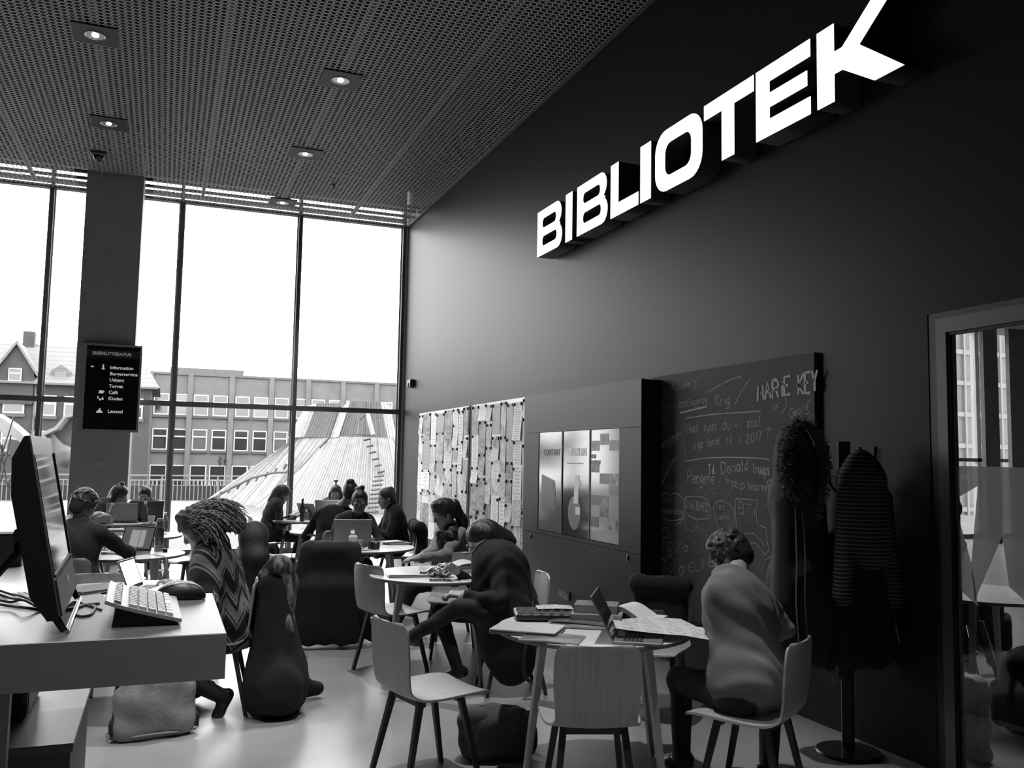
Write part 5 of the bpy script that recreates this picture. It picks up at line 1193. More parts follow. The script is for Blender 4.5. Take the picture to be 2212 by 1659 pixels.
# the coats follow the chair: local +Y is where the sitter faces
big = cloth('coat', 'big dark coat hanging from a chair back down to the floor at the coffee table', 1.37, 7.70, -12,
      [cap((-.19, -.02, .81), (.18, -.02, .81), .07, k=.04), rbx((0, -.03, .50), (.235, .085, .36), .06, k=.06), rbx((-.01, -.05, .30), (.275, .115, .27), .07, k=.10), cap((.19, -.06, .74), (.30, -.10, .30), .065, .06, k=.03), cap((-.20, -.06, .74), (-.30, -.10, .26), .065, .06, k=.03), cap((.28, 0, .16), (.46, .05, .06), .10, .06, k=.08)], M('dark_wool_coat', .015, .9, var=.2, vs=12, bump=.3, bs=120), fold(0, 46, .007), floor=.01)
cloth('jacket', 'black jacket hung over the chair of the woman with the ponytail', 2.72, 7.78, 88, [cap((-.19, -.0, .80), (.19, 0, .80), .06, k=.04), rbx((0, -.03, .62), (.22, .06, .2), .05, k=.05), cap((-.22, -.03, .78), (-.26, -.06, .45), .055, k=.03)], m_blk, fold(0, 40, .010), cat='jacket')
cloth('jacket', 'hooded dark jacket over the chair behind the curly-haired woman', .66, 7.33, 95, [ell((-.02, -.03, .97), (.13, .12, .115), k=.05), ell((-.08, -.03, .92), (.09, .1, .09), k=.05), cap((-.12, -.02, .80), (.12, -.02, .80), .085, k=.08), rbx((0, -.04, .58), (.185, .09, .30), .08, k=.10), cap((-.16, -.05, .80), (-.20, -.08, .36), .06, k=.05), cap((.16, -.05, .80), (.19, -.08, .34), .06, k=.05)], M('dark_down', .014, .7, var=.3, vs=10, bump=.3, bs=60), fold(0, 30, .007), cat='jacket')
cloth('jacket', 'dark jacket bunched over a chair behind the bottles of the papers table', .48, 10.66, 125, [cap((-.17, 0, .80), (.17, 0, .82), .08, k=.04), rbx((0, -.02, .62), (.2, .06, .18), .05, k=.05)], m_blk, fold(0, 40, .012), cat='jacket', h_=.014)
cloth('jacket', 'black padded jacket behind the woman in the printed sweater', 2.86, 10.42, 90, [cap((-.2, 0, .78), (.2, 0, .80), .07, k=.04), rbx((0, -.03, .58), (.22, .06, .2), .05, k=.05)], m_blk, fold(0, 40, .012), cat='jacket', h_=.014)
# coat and mottled scarf on the curly-haired woman's chair
ct = cloth('coat', 'long black coat pooling from the chair of the curly-haired woman onto the floor', .655, 5.93, 82,
      [cap((-.12, -.03, .82), (.11, -.03, .84), .055, k=.04), cap((-.08, -.04, .74), (-.13, -.08, .20), .10, .17, k=.08), cap((.07, -.04, .74), (.09, -.08, .20), .10, .17, k=.08), rbx((-.03, -.08, .16), (.27, .15, .155), .12, k=.12), cap((.12, -.08, .1), (.22, -.34, .07), .07, .04, k=.06), cap((-.14, -.06, .72), (-.24, -.10, .16), .055, .07, k=.05)], m_blk, fold(0, 44, .012), floor=.008)
m_fur = M('mottled_scarf', .02, .85, pattern=lambda nt, c, v: ((noise(nt, v, 16, 3, (1, 1, .6))-.5)*7+.5).max(0.0).min(1.0), v2=.19, bump=.6, bs=90)
cloth('scarf', 'mottled fur-like scarf lying down the black coat at the computer desk', .70, 5.83, 82, [cap((-.03, -.03, .91), (.02, -.06, .80), .06, .065, k=.04), cap((.02, -.07, .80), (.05, -.085, .55), .055, .04, k=.04), cap((-.02, -.06, .82), (-.09, -.08, .50), .04, .035, k=.03), cap((.05, -.085, .55), (.05, -.10, .36), .04, .02, k=.03), cap((-.05, .0, .92), (-.02, .06, .84), .05, k=.03)], m_fur, lambda P: .008*np.sin(P[:, 0]*60+P[:, 2]*20), h_=.009, cat='scarf')
# shoe, power strip
lump('shoe', 'single dark shoe on the floor beside the big dark coat', 'shoe', (1.27, 9.14, 0), [ell((0, 0, .04), (.13, .05, .045)), ell((.09, 0, .07), (.06, .045, .07))], .010, m_dk, floor=.002)
ps2 = T('power_strip', 'upright power strip with white sockets and cables by the half hidden table', 'power strip', (1.53, 10.18, 0), radians(20))
O('body', MB().obox((0, 0, .26), (.09, .07, .52), ch=.008), M('strip_grey', .25, .5), ps2); O('foot', MB().lathe([(.12, 0), (.12, .012), (.02, .02)], n=20), m_dk, ps2)
for k in range(4): O('plug', MB().obox((-.075, -.01, .14+k*.10), (.07, .045, .03), ch=.006), m_paper, ps2)
O('cable', MB().tube(smooth_path([(-.1, -.01, .14), (-.2, -.05, .06), (-.3, -.3, .008), (-.2, -.7, .006), (-.35, -1.1, .006)], 30), .004, 5).tube(smooth_path([(-.1, -.01, .34), (-.2, .0, .2), (-.22, -.2, .008), (-.05, -.5, .006)], 24), .004, 5), m_dk, ps2)
bn = T('waste_bin', 'dark bin by the window at the edge beyond the monitor', 'bin', (-1.98, 14.3, 0)); O('body', MB().obox((0, 0, .22), (.42, .34, .44), ch=.015), M('bin_dark', .018, .5), bn); O('rim', MB().obox((0, 0, .445), (.44, .36, .02), ch=.004), m_blk, bn)
# strap bag hanging on the chair of the woman in black, bag on the chair at the wall
hb = T('shoulder_bag', 'slim black bag hanging by its strap from the chair of the woman in black', 'bag', (2.40, 5.66, 0), radians(20))
O('strap', MB().tube(smooth_path([(.0, .06, .80), (.0, .02, .62), (-.03, 0, .45), (-.10, -.02, .32), (-.11, -.03, .18), (-.04, -.03, .12), (.03, -.02, .16), (.03, 0, .3), (.01, .0, .45)], 40), .013, 6), m_strap, hb)
O('buckle', MB().tube([(-.02, -.005, .60), (.02, -.005, .60), (.02, -.005, .66), (-.02, -.005, .66)], .006, 6, closed=True), m_chrome, hb)
cloth('handbag', 'black bag slung over the back of the chair between the book table and the wall', 3.10, 5.18, 136, [cap((-.16, 0, .80), (.16, 0, .80), .055, k=.04), rbx((0, -.03, .66), (.18, .05, .16), .045, k=.05)], m_blk, fold(0, 30, .008), cat='bag')

# --- coat stand with its clothes
cs = T('coat_stand', 'black steel coat stand on a round foot against the dark wall', 'coat stand', (3.65, 4.07, 0))
O('foot', MB().lathe([(.175, 0), (.178, .006), (.172, .016), (.03, .020), (.03, .03)], n=48), M('stand_black', .018, .35), cs)
O('pole', MB().obox((0, 0, .88), (.042, .06, 1.72), mR(Rz(.5)), ch=.004), M('stand_black', .018, .35), cs)
for a in (20, 110, 200, 290):
    c_, s_ = cos(radians(a)), sin(radians(a))
    O('hook', MB().tube(smooth_path([(0, 0, 1.46), (.08*c_, .08*s_, 1.45), (.16*c_, .16*s_, 1.50), (.18*c_, .18*s_, 1.60), (.185*c_, .185*s_, 1.70)], 14), .008, 8).lathe([(.012, -.012), (.012, .012)], c=(.185*c_, .185*s_, 1.70), n=10), M('stand_black', .018, .35), cs)
O('hook', MB().tube(smooth_path([(0, 0, 1.46), (.1, .04, 1.47), (.22, .09, 1.52), (.245, .10, 1.62), (.25, .10, 1.71)], 14), .007, 8), M('stand_black', .018, .35), cs)
# parka with fur-edged hood
m_parka = M('dark_parka', .020, .8, var=.15, vs=12, bump=.15, bs=120)
X0, Y0 = 3.33, 4.10
pk = tag(O('parka', sdf_mesh('parka', [ell((-.01, 0, 1.70), (.10, .10, .13), k=.06), cap((0, 0, 1.60), (0, .02, 1.40), .12, .13, k=.06), rbx((0, .0, 1.06), (.135, .11, .44), .09, k=.08), rbx((.02, .0, .76), (.15, .12, .27), .08, k=.12), cap((-.10, -.03, 1.38), (-.14, -.06, .86), .055, .05, k=.03), cap((.12, -.02, 1.36), (.16, -.05, .82), .055, .05, k=.03), cut(ell((-.03, -.12, 1.66), (.05, .08, .13), k=.03))], .010, [m_parka], disp=fold(0, 42, .011)), None, None, loc=(X0, Y0, 0)), 'long dark parka with a fur-edged hood on the coat stand', 'coat')
fur = MB(); rf = random.Random(4)
RIM = smooth_path([(-.11, -.10, 1.44), (-.145, -.09, 1.56), (-.13, -.08, 1.70), (-.06, -.07, 1.81), (.03, -.07, 1.82), (.10, -.08, 1.72), (.12, -.09, 1.58), (.07, -.11, 1.44), (.01, -.12, 1.32)], 60)
for i in range(1500):
    p = RIM[rf.randrange(61)]; d_ = Vector((rf.gauss(0, 1), rf.gauss(0, 1)-.5, rf.gauss(0, 1)-.2)).normalized(); l_ = rf.uniform(.03, .06)
    out = (Vector((p.x, p.y+.05, p.z-1.6)).normalized()); d_ = (d_+out*.8).normalized(); q = p+Vector((rf.gauss(0, .012), rf.gauss(0, .012), rf.gauss(0, .012)))
    s_ = d_.orthogonal().normalized()*.0016
    fur.add([q-s_, q+s_, q+d_*l_*.6+s_*.8+Vector((0, 0, -.004)), q+d_*l_+Vector((0, 0, -.016))], [(0, 1, 2, 3)])
O('fur_trim', fur, M('fur', .11, .8), pk, 0)['kind'] = 'stuff'
O('fur_roll', MB().tube(RIM, .024, 8), M('fur_base', .05, .95), pk)
O('zip_edge', MB().tube(smooth_path([(-.10, -.115, 1.38), (-.10, -.125, 1.1), (-.11, -.13, .85), (-.09, -.13, .6)], 30), .005, 5).tube(smooth_path([(-.06, -.125, 1.34), (-.055, -.14, 1.1), (-.06, -.14, .85), (-.04, -.14, .62)], 30), .004, 5), M('zip_pale', .22, .5), pk)
m_strp = M('striped_knit', .012, .9, pattern=lambda nt, c, v: ((c[2]*46+(noise(nt, v, 3, 1)*1.2)).frac() > .62), v2=.115, bump=.3, bs=160)
tag(O('striped_sweater', sdf_mesh('striped_sweater', [ell((-.03, -.06, 1.60), (.07, .07, .09), k=.06), cap((-.03, -.07, 1.52), (-.02, -.07, 1.18), .13, .155, k=.06), cap((-.13, -.08, 1.45), (-.20, -.09, .90), .06, .05, k=.03), cap((.10, -.07, 1.42), (.16, -.09, .86), .06, .045, k=.03)], .010, [m_strp], disp=fold(0, 36, .010)), None, None, loc=(3.66, 3.98, 0)), 'striped knitted sweater hanging in front on the coat stand', 'sweater')
tag(O('coat', sdf_mesh('coat', [cap((0, .02, 1.50), (.02, .02, 1.2), .10, .15, k=.06), rbx((.0, -.02, .86), (.19, .11, .36), .09, k=.08), rbx((.03, .0, .72), (.16, .09, .22), .08, k=.10)], .012, [m_blk], disp=fold(0, 40, .012)), None, None, loc=(3.66, 4.02, 0)), 'black coat hanging under the striped sweater on the coat stand', 'coat')
tag(O('scarf', sdf_mesh('scarf', [cap((0, 0, .98), (-.01, 0, .50), .03, .035, k=.03), cap((.06, -.01, .9), (.07, -.01, .45), .03, .03, k=.03), cap((0, 0, .98), (.06, -.01, .9), .03, k=.03)], .010, [M('dark_scarf', .03, .9)], disp=fold(0, 60, .006)), None, None, loc=(3.50, 4.02, 0)), 'dark fringed scarf hanging low on the coat stand', 'scarf')
fr_ = MB()
for i in range(40): 
    x = -.03+.12*i/40; fr_.tube([(x, rnd.uniform(-.02, .02), .47), (x+rnd.uniform(-.01, .01), rnd.uniform(-.03, .03), .41)], .002, 3, caps=False)
o = O('fringe', fr_, M('fringe_pale', .25, .8), bpy.data.objects['scarf.002'] if 'scarf.002' in bpy.data.objects else None, 0); o['kind'] = 'stuff'
cable('pale cord hanging down the wall beside the striped sweater', [Vector((3.84, 3.98, 1.30)), Vector((3.85, 3.97, 1.0)), Vector((3.862, 3.93, .75)), Vector((3.868, 3.90, .62))], .006, M('cord_pale', .3, .7), name='cord')

# --- in the side room
dup(TB0, (5.35, 4.62, 0), radians(10), 'round table in the side room behind the glass')['group'] = 'side room furniture'
sc_ = T('tube_chair', 'steel-legged chair in the side room behind the glass', 'chair', (5.75, 5.2, 0), radians(200))
O('seat_shell', CH0.children[0].data, None, sc_, 50)
for sx in (-1, 1):
    for a, b2 in (((.14*sx, .12, .43), (.2*sx, .22, 0)), ((.14*sx, -.12, .43), (.2*sx, -.22, 0))): O('leg', MB().tube([a, b2], .011, 8), m_chrome, sc_)
backpack('dark backpack on the floor of the side room under the table', 6.85, 5.9, 40, 1.5)
backpack('black bag with a long strap on the side room floor near the glass', 5.0, 4.02, 200, 1.4)
lump('paper_bag', 'pale paper bag leaning beside the glazed partition inside the side room', 'bag', (4.25, 3.78, 0), [rbx((0, 0, .22), (.05, .10, .22), .02), ell((.03, 0, .38), (.05, .09, .06), k=.03)], .014, M('bag_pale', .4, .6), lambda P: .008*np.sin(P[:, 2]*40+P[:, 1]*30))
# ================================================================= people
m_skin = M('skin', .30, .5); m_skind = M('skin_dark', .12, .5); m_eye = M('eye_white', .55, .3); m_iris = M('iris', .01, .2); m_lip = M('lips', .13, .45); m_tooth = M('teeth', .75, .3)
m_hair = M('dark_hair', .014, .45, var=.4, vs=40, stretch=(1, 1, .12), bump=.5, bs=90, bstretch=(1, 1, .1)); m_hairm = M('brown_hair', .04, .45, var=.4, vs=40, stretch=(1, 1, .12), bump=.5, bs=90, bstretch=(1, 1, .1))
m_hairb = M('fair_hair', .13, .45, var=.35, vs=40, stretch=(1, 1, .12), bump=.5, bs=90, bstretch=(1, 1, .1))
m_jean = M('dark_trousers', .012, .85, bump=.2, bs=120); m_boot = M('black_boot', .012, .25)
V3 = lambda *a: np.array(a, float)
def frame(face, pitch=0.0, roll=0.0):
    """columns: right, forward, up of a body part that looks along heading FACE (degrees, 0=+X), pitched up by PITCH"""
    a, p = radians(face), radians(pitch)
    f = V3(cos(a)*cos(p), sin(a)*cos(p), sin(p)); r = V3(sin(a), -cos(a), 0); u = np.cross(r, f)
    if roll: c_, s_ = cos(radians(roll)), sin(radians(roll)); r, u = c_*r+s_*u, -s_*r+c_*u
    return Rcols(r, f, u)
def head_prims(c, R, skin=0, lip=2, smile=False):
    P = lambda x, y, z: c+R @ V3(x, y, z)
    L = [ell(P(0, -.012, .035), (.074, .094, .084), R, skin, .03), ell(P(0, .024, -.040), (.057, .062, .076), R, skin, .03), ell(P(0, .058, -.092), (.025, .022, .020), R, skin, .025),
         cap(P(0, .082, .010), P(0, .103, -.028), .008, .0125, skin, .012), ell(P(0, .094, -.034), (.017, .011, .008), R, skin, .01), cap(P(-.036, .073, .024), P(.036, .073, .024), .012, .012, skin, .014)]
    for s in (-1, 1):
        L += [ell(P(.036*s, .052, -.024), (.024, .026, .026), R, skin, .02), ell(P(.075*s, -.008, -.008), (.009, .019, .030), R, skin, .008), cut(ell(P(.030*s, .088, .004), (.017, .013, .011), R, skin, .008)),
              ell(P(.030*s, .0735, .004), (.0125, .0125, .0115), R, 3, .003), ell(P(.030*s, .0845, .003), (.0058, .004, .0058), R, 4, .001)]
    if smile: L += [ell(P(0, .080, -.060), (.028, .011, .013), R, lip, .004), ell(P(0, .0855, -.059), (.022, .009, .007), R, 5, .002)]
    else: L += [ell(P(0, .081, -.058), (.022, .010, .0055), R, lip, .004), ell(P(0, .080, -.066), (.019, .010, .006), R, lip, .004)]
    return L
def hand_prims(w, d, n, side, curl=25, skin=0, spread=.008, sc=1.0):
    """w wrist, d towards the fingers, n out of the palm, side: +1 when the thumb lies along d x n"""
    w = np.asarray(w, float); d = nrm(d); n = nrm(np.asarray(n, float)-d*np.dot(n, d)); s = np.cross(d, n)*side
    L = [cap(w, w+d*.03*sc, .024*sc, .026*sc, skin, .02), rbx(w+d*.055*sc, (.040*sc, .044*sc, .0135*sc), .012*sc, Rcols(s, d, n), skin, .014)]
    for k, (o, l) in enumerate(((.030, .072), (.010, .080), (-.011, .074), (-.030, .058))):
        p = w+d*(.092-.006*abs(k-1))*sc+s*o*sc; a = radians(curl*(.8+.1*k)); dd = d+s*(1.5-k)*spread*4; dd = nrm(dd)
        for j, (fr_, rr_) in enumerate(((.45, .0092), (.32, .0083), (.23, .0074))):
            a_ = a*(j+1)*.75; q = p+(dd*cos(a_)+n*sin(a_))*l*fr_*sc; L.append(cap(p, q, rr_*sc, (rr_-.0008)*sc, skin, .003 if j else .008)); p = q
    p = w+d*.022*sc+s*.030*sc; q = p+nrm(s*.75+d*.75+n*.35)*.038*sc; L.append(cap(p, q, .0125*sc, .0105*sc, skin, .012)); L.append(cap(q, q+nrm(s*.25+d+n*.45)*.034*sc, .0100*sc, .0082*sc, skin, .004))
    return L
def ik(a, b, l1, l2, hint):
    a, b, hint = np.asarray(a, float), np.asarray(b, float), np.asarray(hint, float); v = b-a; L = np.linalg.norm(v); u = v/max(L, 1e-6); L = min(L, (l1+l2)*.995)
    x = (l1*l1-l2*l2+L*L)/(2*L); h_ = sqrt(max(0, l1*l1-x*x)); p = hint-u*np.dot(hint, u); return a+u*x+nrm(p)*h_
def person(label, hip, neck, head, face, hface=None, hpitch=-10, hroll=0, top=1, legs=6, shoes=7, skin=m_skin, topmat=None, legmat=m_jean, shoemat=m_boot, hands=None, knees=None, feet=None, elb=None, sw=.175, h_=.008,
           sleeve='long', coll=0.0, smile=False, girth=1.0, extra=(), disp=True, lips=m_lip, curl=30, palm=(0, 0, -1), neckr=.052, seed=1):
    """hip, neck, head: world points; hands/feet: [left, right] wrist and ankle points; face: heading of the body"""
    hip, neck, head = V3(*hip), V3(*neck), V3(*head); F = frame(face); r, f = F[:, 0], F[:, 1]
    up_ = nrm(neck-hip); fw = nrm(f-up_*np.dot(f, up_)); B = Rcols(np.cross(fw, up_), fw, up_); tl = np.linalg.norm(neck-hip); g = girth
    L = [ell(hip+up_*.02, (.172*g, .128*g, .125), B, top, .05), ell(hip+up_*tl*.33+fw*.012, (.145*g, .108*g, .14), B, top, .07), ell(hip+up_*tl*.62-fw*.008, (.168*g, .118*g, .19), B, top, .07),
         cap(hip+up_*tl*.88-r*sw*.62, hip+up_*tl*.88+r*sw*.62, .068*g, .068*g, top, .06), cap(hip+up_*tl*.93-r*.05, hip+up_*tl*.93+r*.05, .07*g, .07*g, top, .05),
         ell(hip+up_*tl*.12, (.176*g, .138*g, .15), B, top, .05), cap(hip+up_*.04, hip+up_*tl*.5, .118*g, .12*g, top, .06)]
    nb = hip+up_*tl*.97
    hp = -1 if hface is None else 0; HR = frame(face if hface is None else hface, hpitch, hroll)
    L += [cap(nb, head+HR @ V3(0, -.025, -.06), neckr, neckr*.95, 0, .02)]
    if coll: L += [cap(nb-r*.04+fw*.0, nb+r*.04, .062*g, .062*g, top, .02)]
    L += head_prims(head, HR, 0, 2, smile)
    hands = hands or [None, None]; feet = feet or [None, None]
    for i, s in enumerate((-1, 1)):
        sh = hip+up_*tl*.87+r*sw*s
        wp = V3(*hands[i]) if hands[i] is not None else hip+fw*.30+r*.10*s+V3(0, 0, .14)
        hint = V3(*elb[i]) if elb and elb[i] is not None else (-f*.5+r*s*.5+V3(0, 0, -1))
        e = ik(sh, wp, .285, .255, hint)
        L += [cap(sh-r*s*.02, e, .056*g, .043*g, top, .035)]
        if sleeve == 'long': L += [cap(e, e+(wp-e)*.90, .043*g, .031*g, top, .025), cap(e+(wp-e)*.88, wp, .027, .025, 0, .006)]
        else: L[-1] = cap(sh-r*s*.02, sh+(e-sh)*.55, .060*g, .056*g, top, .035); L += [cap(sh+(e-sh)*.50, e, .044, .039, 0, .004), cap(e, wp, .039, .026, 0, .015)]
        d = nrm(wp-e)
        pd = V3(*palm) if not isinstance(palm, dict) else V3(*palm[i])
        L += hand_prims(wp, d, pd, -s if np.dot(np.cross(d, pd), -s*r) > 0 else s, curl, 0) if False else hand_prims(wp, d, pd, (1 if np.dot(np.cross(d, pd), -r*s) > 0 else -1), curl, 0)
        hj = hip+r*.088*s-V3(0, 0, .02)
        if feet[i] is None: continue
        an = V3(*feet[i][:3]); td = nrm(V3(*feet[i][3:6])) if len(feet[i]) > 3 else nrm(f*1.0+V3(0, 0, -.05))
        kh = V3(*knees[i]) if knees and knees[i] is not None else f*.6+V3(0, 0, 1)
        k = ik(hj, an, .43, .425, kh)
        L += [cap(hj, k, .083*g, .058*g, legs, .04), cap(k, an, .057*g, .040*g, legs, .025)]
        L += [cap(an-td*.035+V3(0, 0, -.015), an+td*.06+V3(0, 0, -.035), .040, .036, shoes, .012), cap(an+td*.05+V3(0, 0, -.04), an+td*.155+V3(0, 0, -.050), .036, .026, shoes, .012)]
    L += list(extra(hip, neck, head, B, HR)) if callable(extra) else list(extra)
    mats = [skin, topmat, lips, m_eye, m_iris, m_tooth, legmat, shoemat, m_skind]
    ph = seed*1.7
    dz = None
    if disp:
        hd, hn = head, nb
        def dz(P):
            far = np.clip((np.linalg.norm(P-hd, axis=1)-.16)*8, 0, 1)
            return far*(.0035*np.sin(P[:, 2]*44+5*np.sin(P[:, 0]*9+ph)+4*np.sin(P[:, 1]*11))+.002*np.sin(P[:, 0]*70+P[:, 1]*60+ph))*np.clip((P[:, 2]-.2)*4, 0, 1)*(np.linalg.norm(P-hip, axis=1) < .62)
    t = T('person', label, 'person', (hip[0], hip[1], 0))
    O('body', sdf_mesh('body', L, h_, mats, disp=dz, smooth_it=1, floor=.001, offset=(hip[0], hip[1], 0)), None, t)
    t['_h'] = 0; del t['_h']
    return t, HR, B
def hair(t, mesh_or_prims, mat, h_=.007, disp=None, name='hair', off=None):
    o = t.location; me = sdf_mesh(name, mesh_or_prims, h_, mat if isinstance(mat, list) else [mat], disp=disp, offset=tuple(o)); return O(name, me, None, t)
def cap_hair(c, R, fringe=.045, low=-.03, vol=.012):
    """hair that covers the skull but leaves face and ears free"""
    P = lambda x, y, z: c+R @ V3(x, y, z)
    return [ell(P(0, -.018, .042), (.078+vol, .096+vol, .086+vol), R, 0, .02), ell(P(0, -.055, -.01), (.070+vol*.7, .062+vol, .075), R, 0, .03),
            cut(ell(P(0, .085, -.035), (.082, .060, .035+fringe*1.3), R, 0, .015)), cut(ell(P(0, .02, -.085-low*0), (.12, .085, .055), R, 0, .015))]
strand = lambda R, c, f_=75, a=.004: lambda Q: 0*Q[:, 0]+.0022*np.sin(Q[:, 0]*110+Q[:, 1]*130+3*np.sin(Q[:, 2]*20))
strand_old = lambda R, c, f_=75, a=.004: (lambda P: a*np.sin(np.arctan2((P-c) @ R[:, 0], (P-c) @ R[:, 2]+.02)*f_*.25+2*np.sin(((P-c) @ R[:, 1])*30)))
PC = lambda a, b, y: tuple(ony(a, b, y))
# 1 man in the grey T-shirt, seen from behind
m_tee = M('grey_tshirt', .15, .9, bump=.25, bs=200)
def tee1(hip, neck, head, B, HR):
    q = lambda x, y, z: hip+B @ V3(x, y, z)
    return [rbx(q(0, -.03, .20), (.195, .135, .24), .12, B, 1, .06), rbx(q(0, -.035, .40), (.225, .115, .13), .10, B, 1, .08), rbx(q(0, -.04, .02), (.19, .14, .09), .07, B, 1, .06), cap(q(-.05, .02, .545), q(.05, .02, .545), .062, .062, 1, .03)]
man, HR, B = person('man in a grey T-shirt with curly dark hair, bent over, back to the viewer', (2.62, 3.60, .53), (2.70, 3.81, 1.03), PC(1575, 1203, 4.0), 122, 128, -40, top=1, topmat=m_tee, legmat=M('black_trousers', .010, .85), sleeve='short', h_=.0075, girth=1.1, sw=.215,
    hands=[PC(1560, 1480, 4.02), (2.86, 3.93, .62)], elb=[(-.8, -.2, -.6), (.9, -.35, -.25)], feet=[(2.56, 4.06, .095, -.3, .9, 0), (2.84, 3.72, .10, .6, -.3, -.1)], knees=[(-.2, .6, .9), (.5, .5, .4)], coll=1, palm={0: (0, 0, -1), 1: (-1, 0, 0)}, extra=tee1, seed=1)
c = V3(*PC(1575, 1203, 4.0)); r1 = random.Random(3)
def tufts(c, HR, n, seed, r=.013, back=0.0, ln=.028):
    L = []; rr_ = random.Random(seed)
    for i in range(n):
        a, b_ = rr_.uniform(0, 6.28), rr_.uniform(-.55, 1.5); x, y, z = .084*cos(a)*cos(b_), -.018+.102*sin(a)*cos(b_), .036+.092*sin(b_)
        if y > .045 and z < .085: continue
        if z < -.012 and y > -.055: continue
        q = c+HR @ V3(x, y, z); o = HR @ nrm(V3(x, y+.018, z-.036)); t_ = nrm(np.cross(o, V3(rr_.gauss(0, 1), rr_.gauss(0, 1), rr_.gauss(0, 1))))
        L.append(cap(q, q+t_*ln+o*.008, r, r*.6, 0, .009))
    return L
hp = cap_hair(c, HR, .03, 0, .008)+[ell(c+HR @ V3(0, -.075, -.045), (.058, .035, .045), HR, 0, .03)]+tufts(c, HR, 150, 3)
hair(man, hp, M('curly_dark_hair', .02, .5, var=.5, vs=50, bump=.6, bs=80), .007)
# 2 woman in the long black coat
m_bcoat = M('black_coat', .008, .9, bump=.3, bs=160)
H2 = PC(1040, 1168, 5.96)
def coat2(hip, neck, head, B, HR):
    q = lambda x, y, z: V3(2.24+x, 5.90+y, z)
    return [cap(q(-.05, -.02, .88), q(.02, -.02, .50), .15, .17, 1, .10), cap(q(.08, .0, .86), q(.13, .0, .45), .12, .14, 1, .12), rbx(q(.04, -.06, .42), (.17, .17, .26), .12, None, 1, .14), cap(q(-.02, -.10, .5), q(.03, -.13, .16), .12, .09, 1, .12), cap(q(.10, -.06, .5), q(.12, -.08, .18), .11, .08, 1, .12), cap(q(-.06, .02, .96), q(.06, .03, .96), .055, .06, 1, .05)]
w2, HR, B = person('woman in a long black coat and glasses, legs crossed, holding foil at the table', (2.26, 5.90, .55), (2.16, 5.93, .98), H2, 176, 186, -28, topmat=m_bcoat, h_=.0075, girth=1.05, hands=[PC(1002, 1285, 5.74), (1.99, 6.12, .80)], elb=[(.3, -.6, -.9), (.2, .4, -.8)],
    feet=[(1.62, 5.93, .40, -.85, .1, .35), (2.03, 6.16, .10, -.8, .3, -.1)], knees=[(-.3, -.75, .55), (-.5, .2, .9)], palm={0: (0, .3, -1), 1: (-.2, -.6, -.6)}, curl=38, extra=coat2, seed=2)
c = V3(*H2); P = lambda x, y, z: c+HR @ V3(x, y, z)
hair(w2, cap_hair(c, HR, .03, 0, .016)+[cap(P(.06, -.06, .03), P(.075, -.13, -.09), .055, .06, 0, .04), cap(P(-.06, -.05, .03), P(-.075, -.08, -.10), .05, .055, 0, .04), cap(P(0, -.09, .03), P(0, -.165, -.08), .07, .07, 0, .05), cap(P(-.03, -.14, -.06), P(-.05, -.19, -.11), .045, .03, 0, .03)], m_hair, .007, strand(HR, c, 90, .005))
gl = MB()
for s in (-1, 1): gl.tube([tuple(P(.031*s+.021*cos(a), .098, .003+.017*sin(a))-np.array(w2.location)) for a in [2*pi*i/16 for i in range(16)]], .0022, 5, closed=True).tube([tuple(P(.052*s, .098, .006)-np.array(w2.location)), tuple(P(.078*s, .0, .008)-np.array(w2.location))], .002, 5)
O('glasses', gl, M('glasses_rim', .35, .2, metal=.8), w2)
sc2 = hair(w2, [cap(P(.05, -.05, -.13), P(-.05, -.06, -.13), .06, .06, 0, .03), cap(P(.0, .0, -.155), P(.03, -.07, -.14), .05, .05, 0, .03), cap(P(-.02, .02, -.16), P(-.02, .04, -.30), .03, .025, 0, .03)], M('grey_scarf', .06, .9, bump=.4, bs=90), .009, lambda Q: .006*np.sin(Q[:, 2]*90+Q[:, 0]*60), 'scarf')
# 3 woman with the long ponytail
m_card = M('light_cardigan', .21, .9, bump=.35, bs=140)
H3 = PC(957, 1110, 7.52)
w3, HR, B = person('woman with a long dark ponytail, patterned scarf and light cardigan, looking down', (2.52, 7.78, .56), (2.44, 7.70, 1.00), H3, 190, 196, -22, topmat=m_card, girth=1.14, h_=.008, hands=[PC(905, 1206, 7.35), PC(912, 1200, 7.5)], elb=[(.4, -.6, -.9), (.3, .5, -.9)],
    feet=[(1.92, 7.70, .10, -1, 0, -.1), (1.98, 7.95, .10, -1, 0, -.1)], knees=[(-.5, 0, 1), (-.5, .1, 1)], seed=3)
c = V3(*H3); P = lambda x, y, z: c+HR @ V3(x, y, z)
hair(w3, cap_hair(c, HR, .035, 0, .010)+[ell(P(0, .03, .11), (.06, .05, .028), HR, 0, .03), cap(P(0, -.10, .06), P(0, -.135, .03), .035, .042, 0, .02), cap(P(0, -.135, .03), P(.0, -.165, -.12), .046, .044, 0, .03), cap(P(.0, -.165, -.12), P(.0, -.16, -.30), .044, .03, 0, .03), cap(P(.0, -.16, -.30), P(.0, -.13, -.38), .028, .008, 0, .02)], m_hair, .007, strand(HR, c, 110, .003))
lp = w3.location
O('hair_band', MB().tube([tuple(P(.042*cos(a), -.118-.008*sin(a), .045+.042*sin(a))-np.array(lp)) for a in [2*pi*i/18 for i in range(18)]], .008, 6, closed=True), M('hair_band', .45, .5), w3)
m_psc = M('patterned_scarf', .015, .9, pattern=lambda nt, c_, v: ((noise(nt, v, 22, 2)-.52)*8+.5).max(0.0).min(1.0), v2=.11)
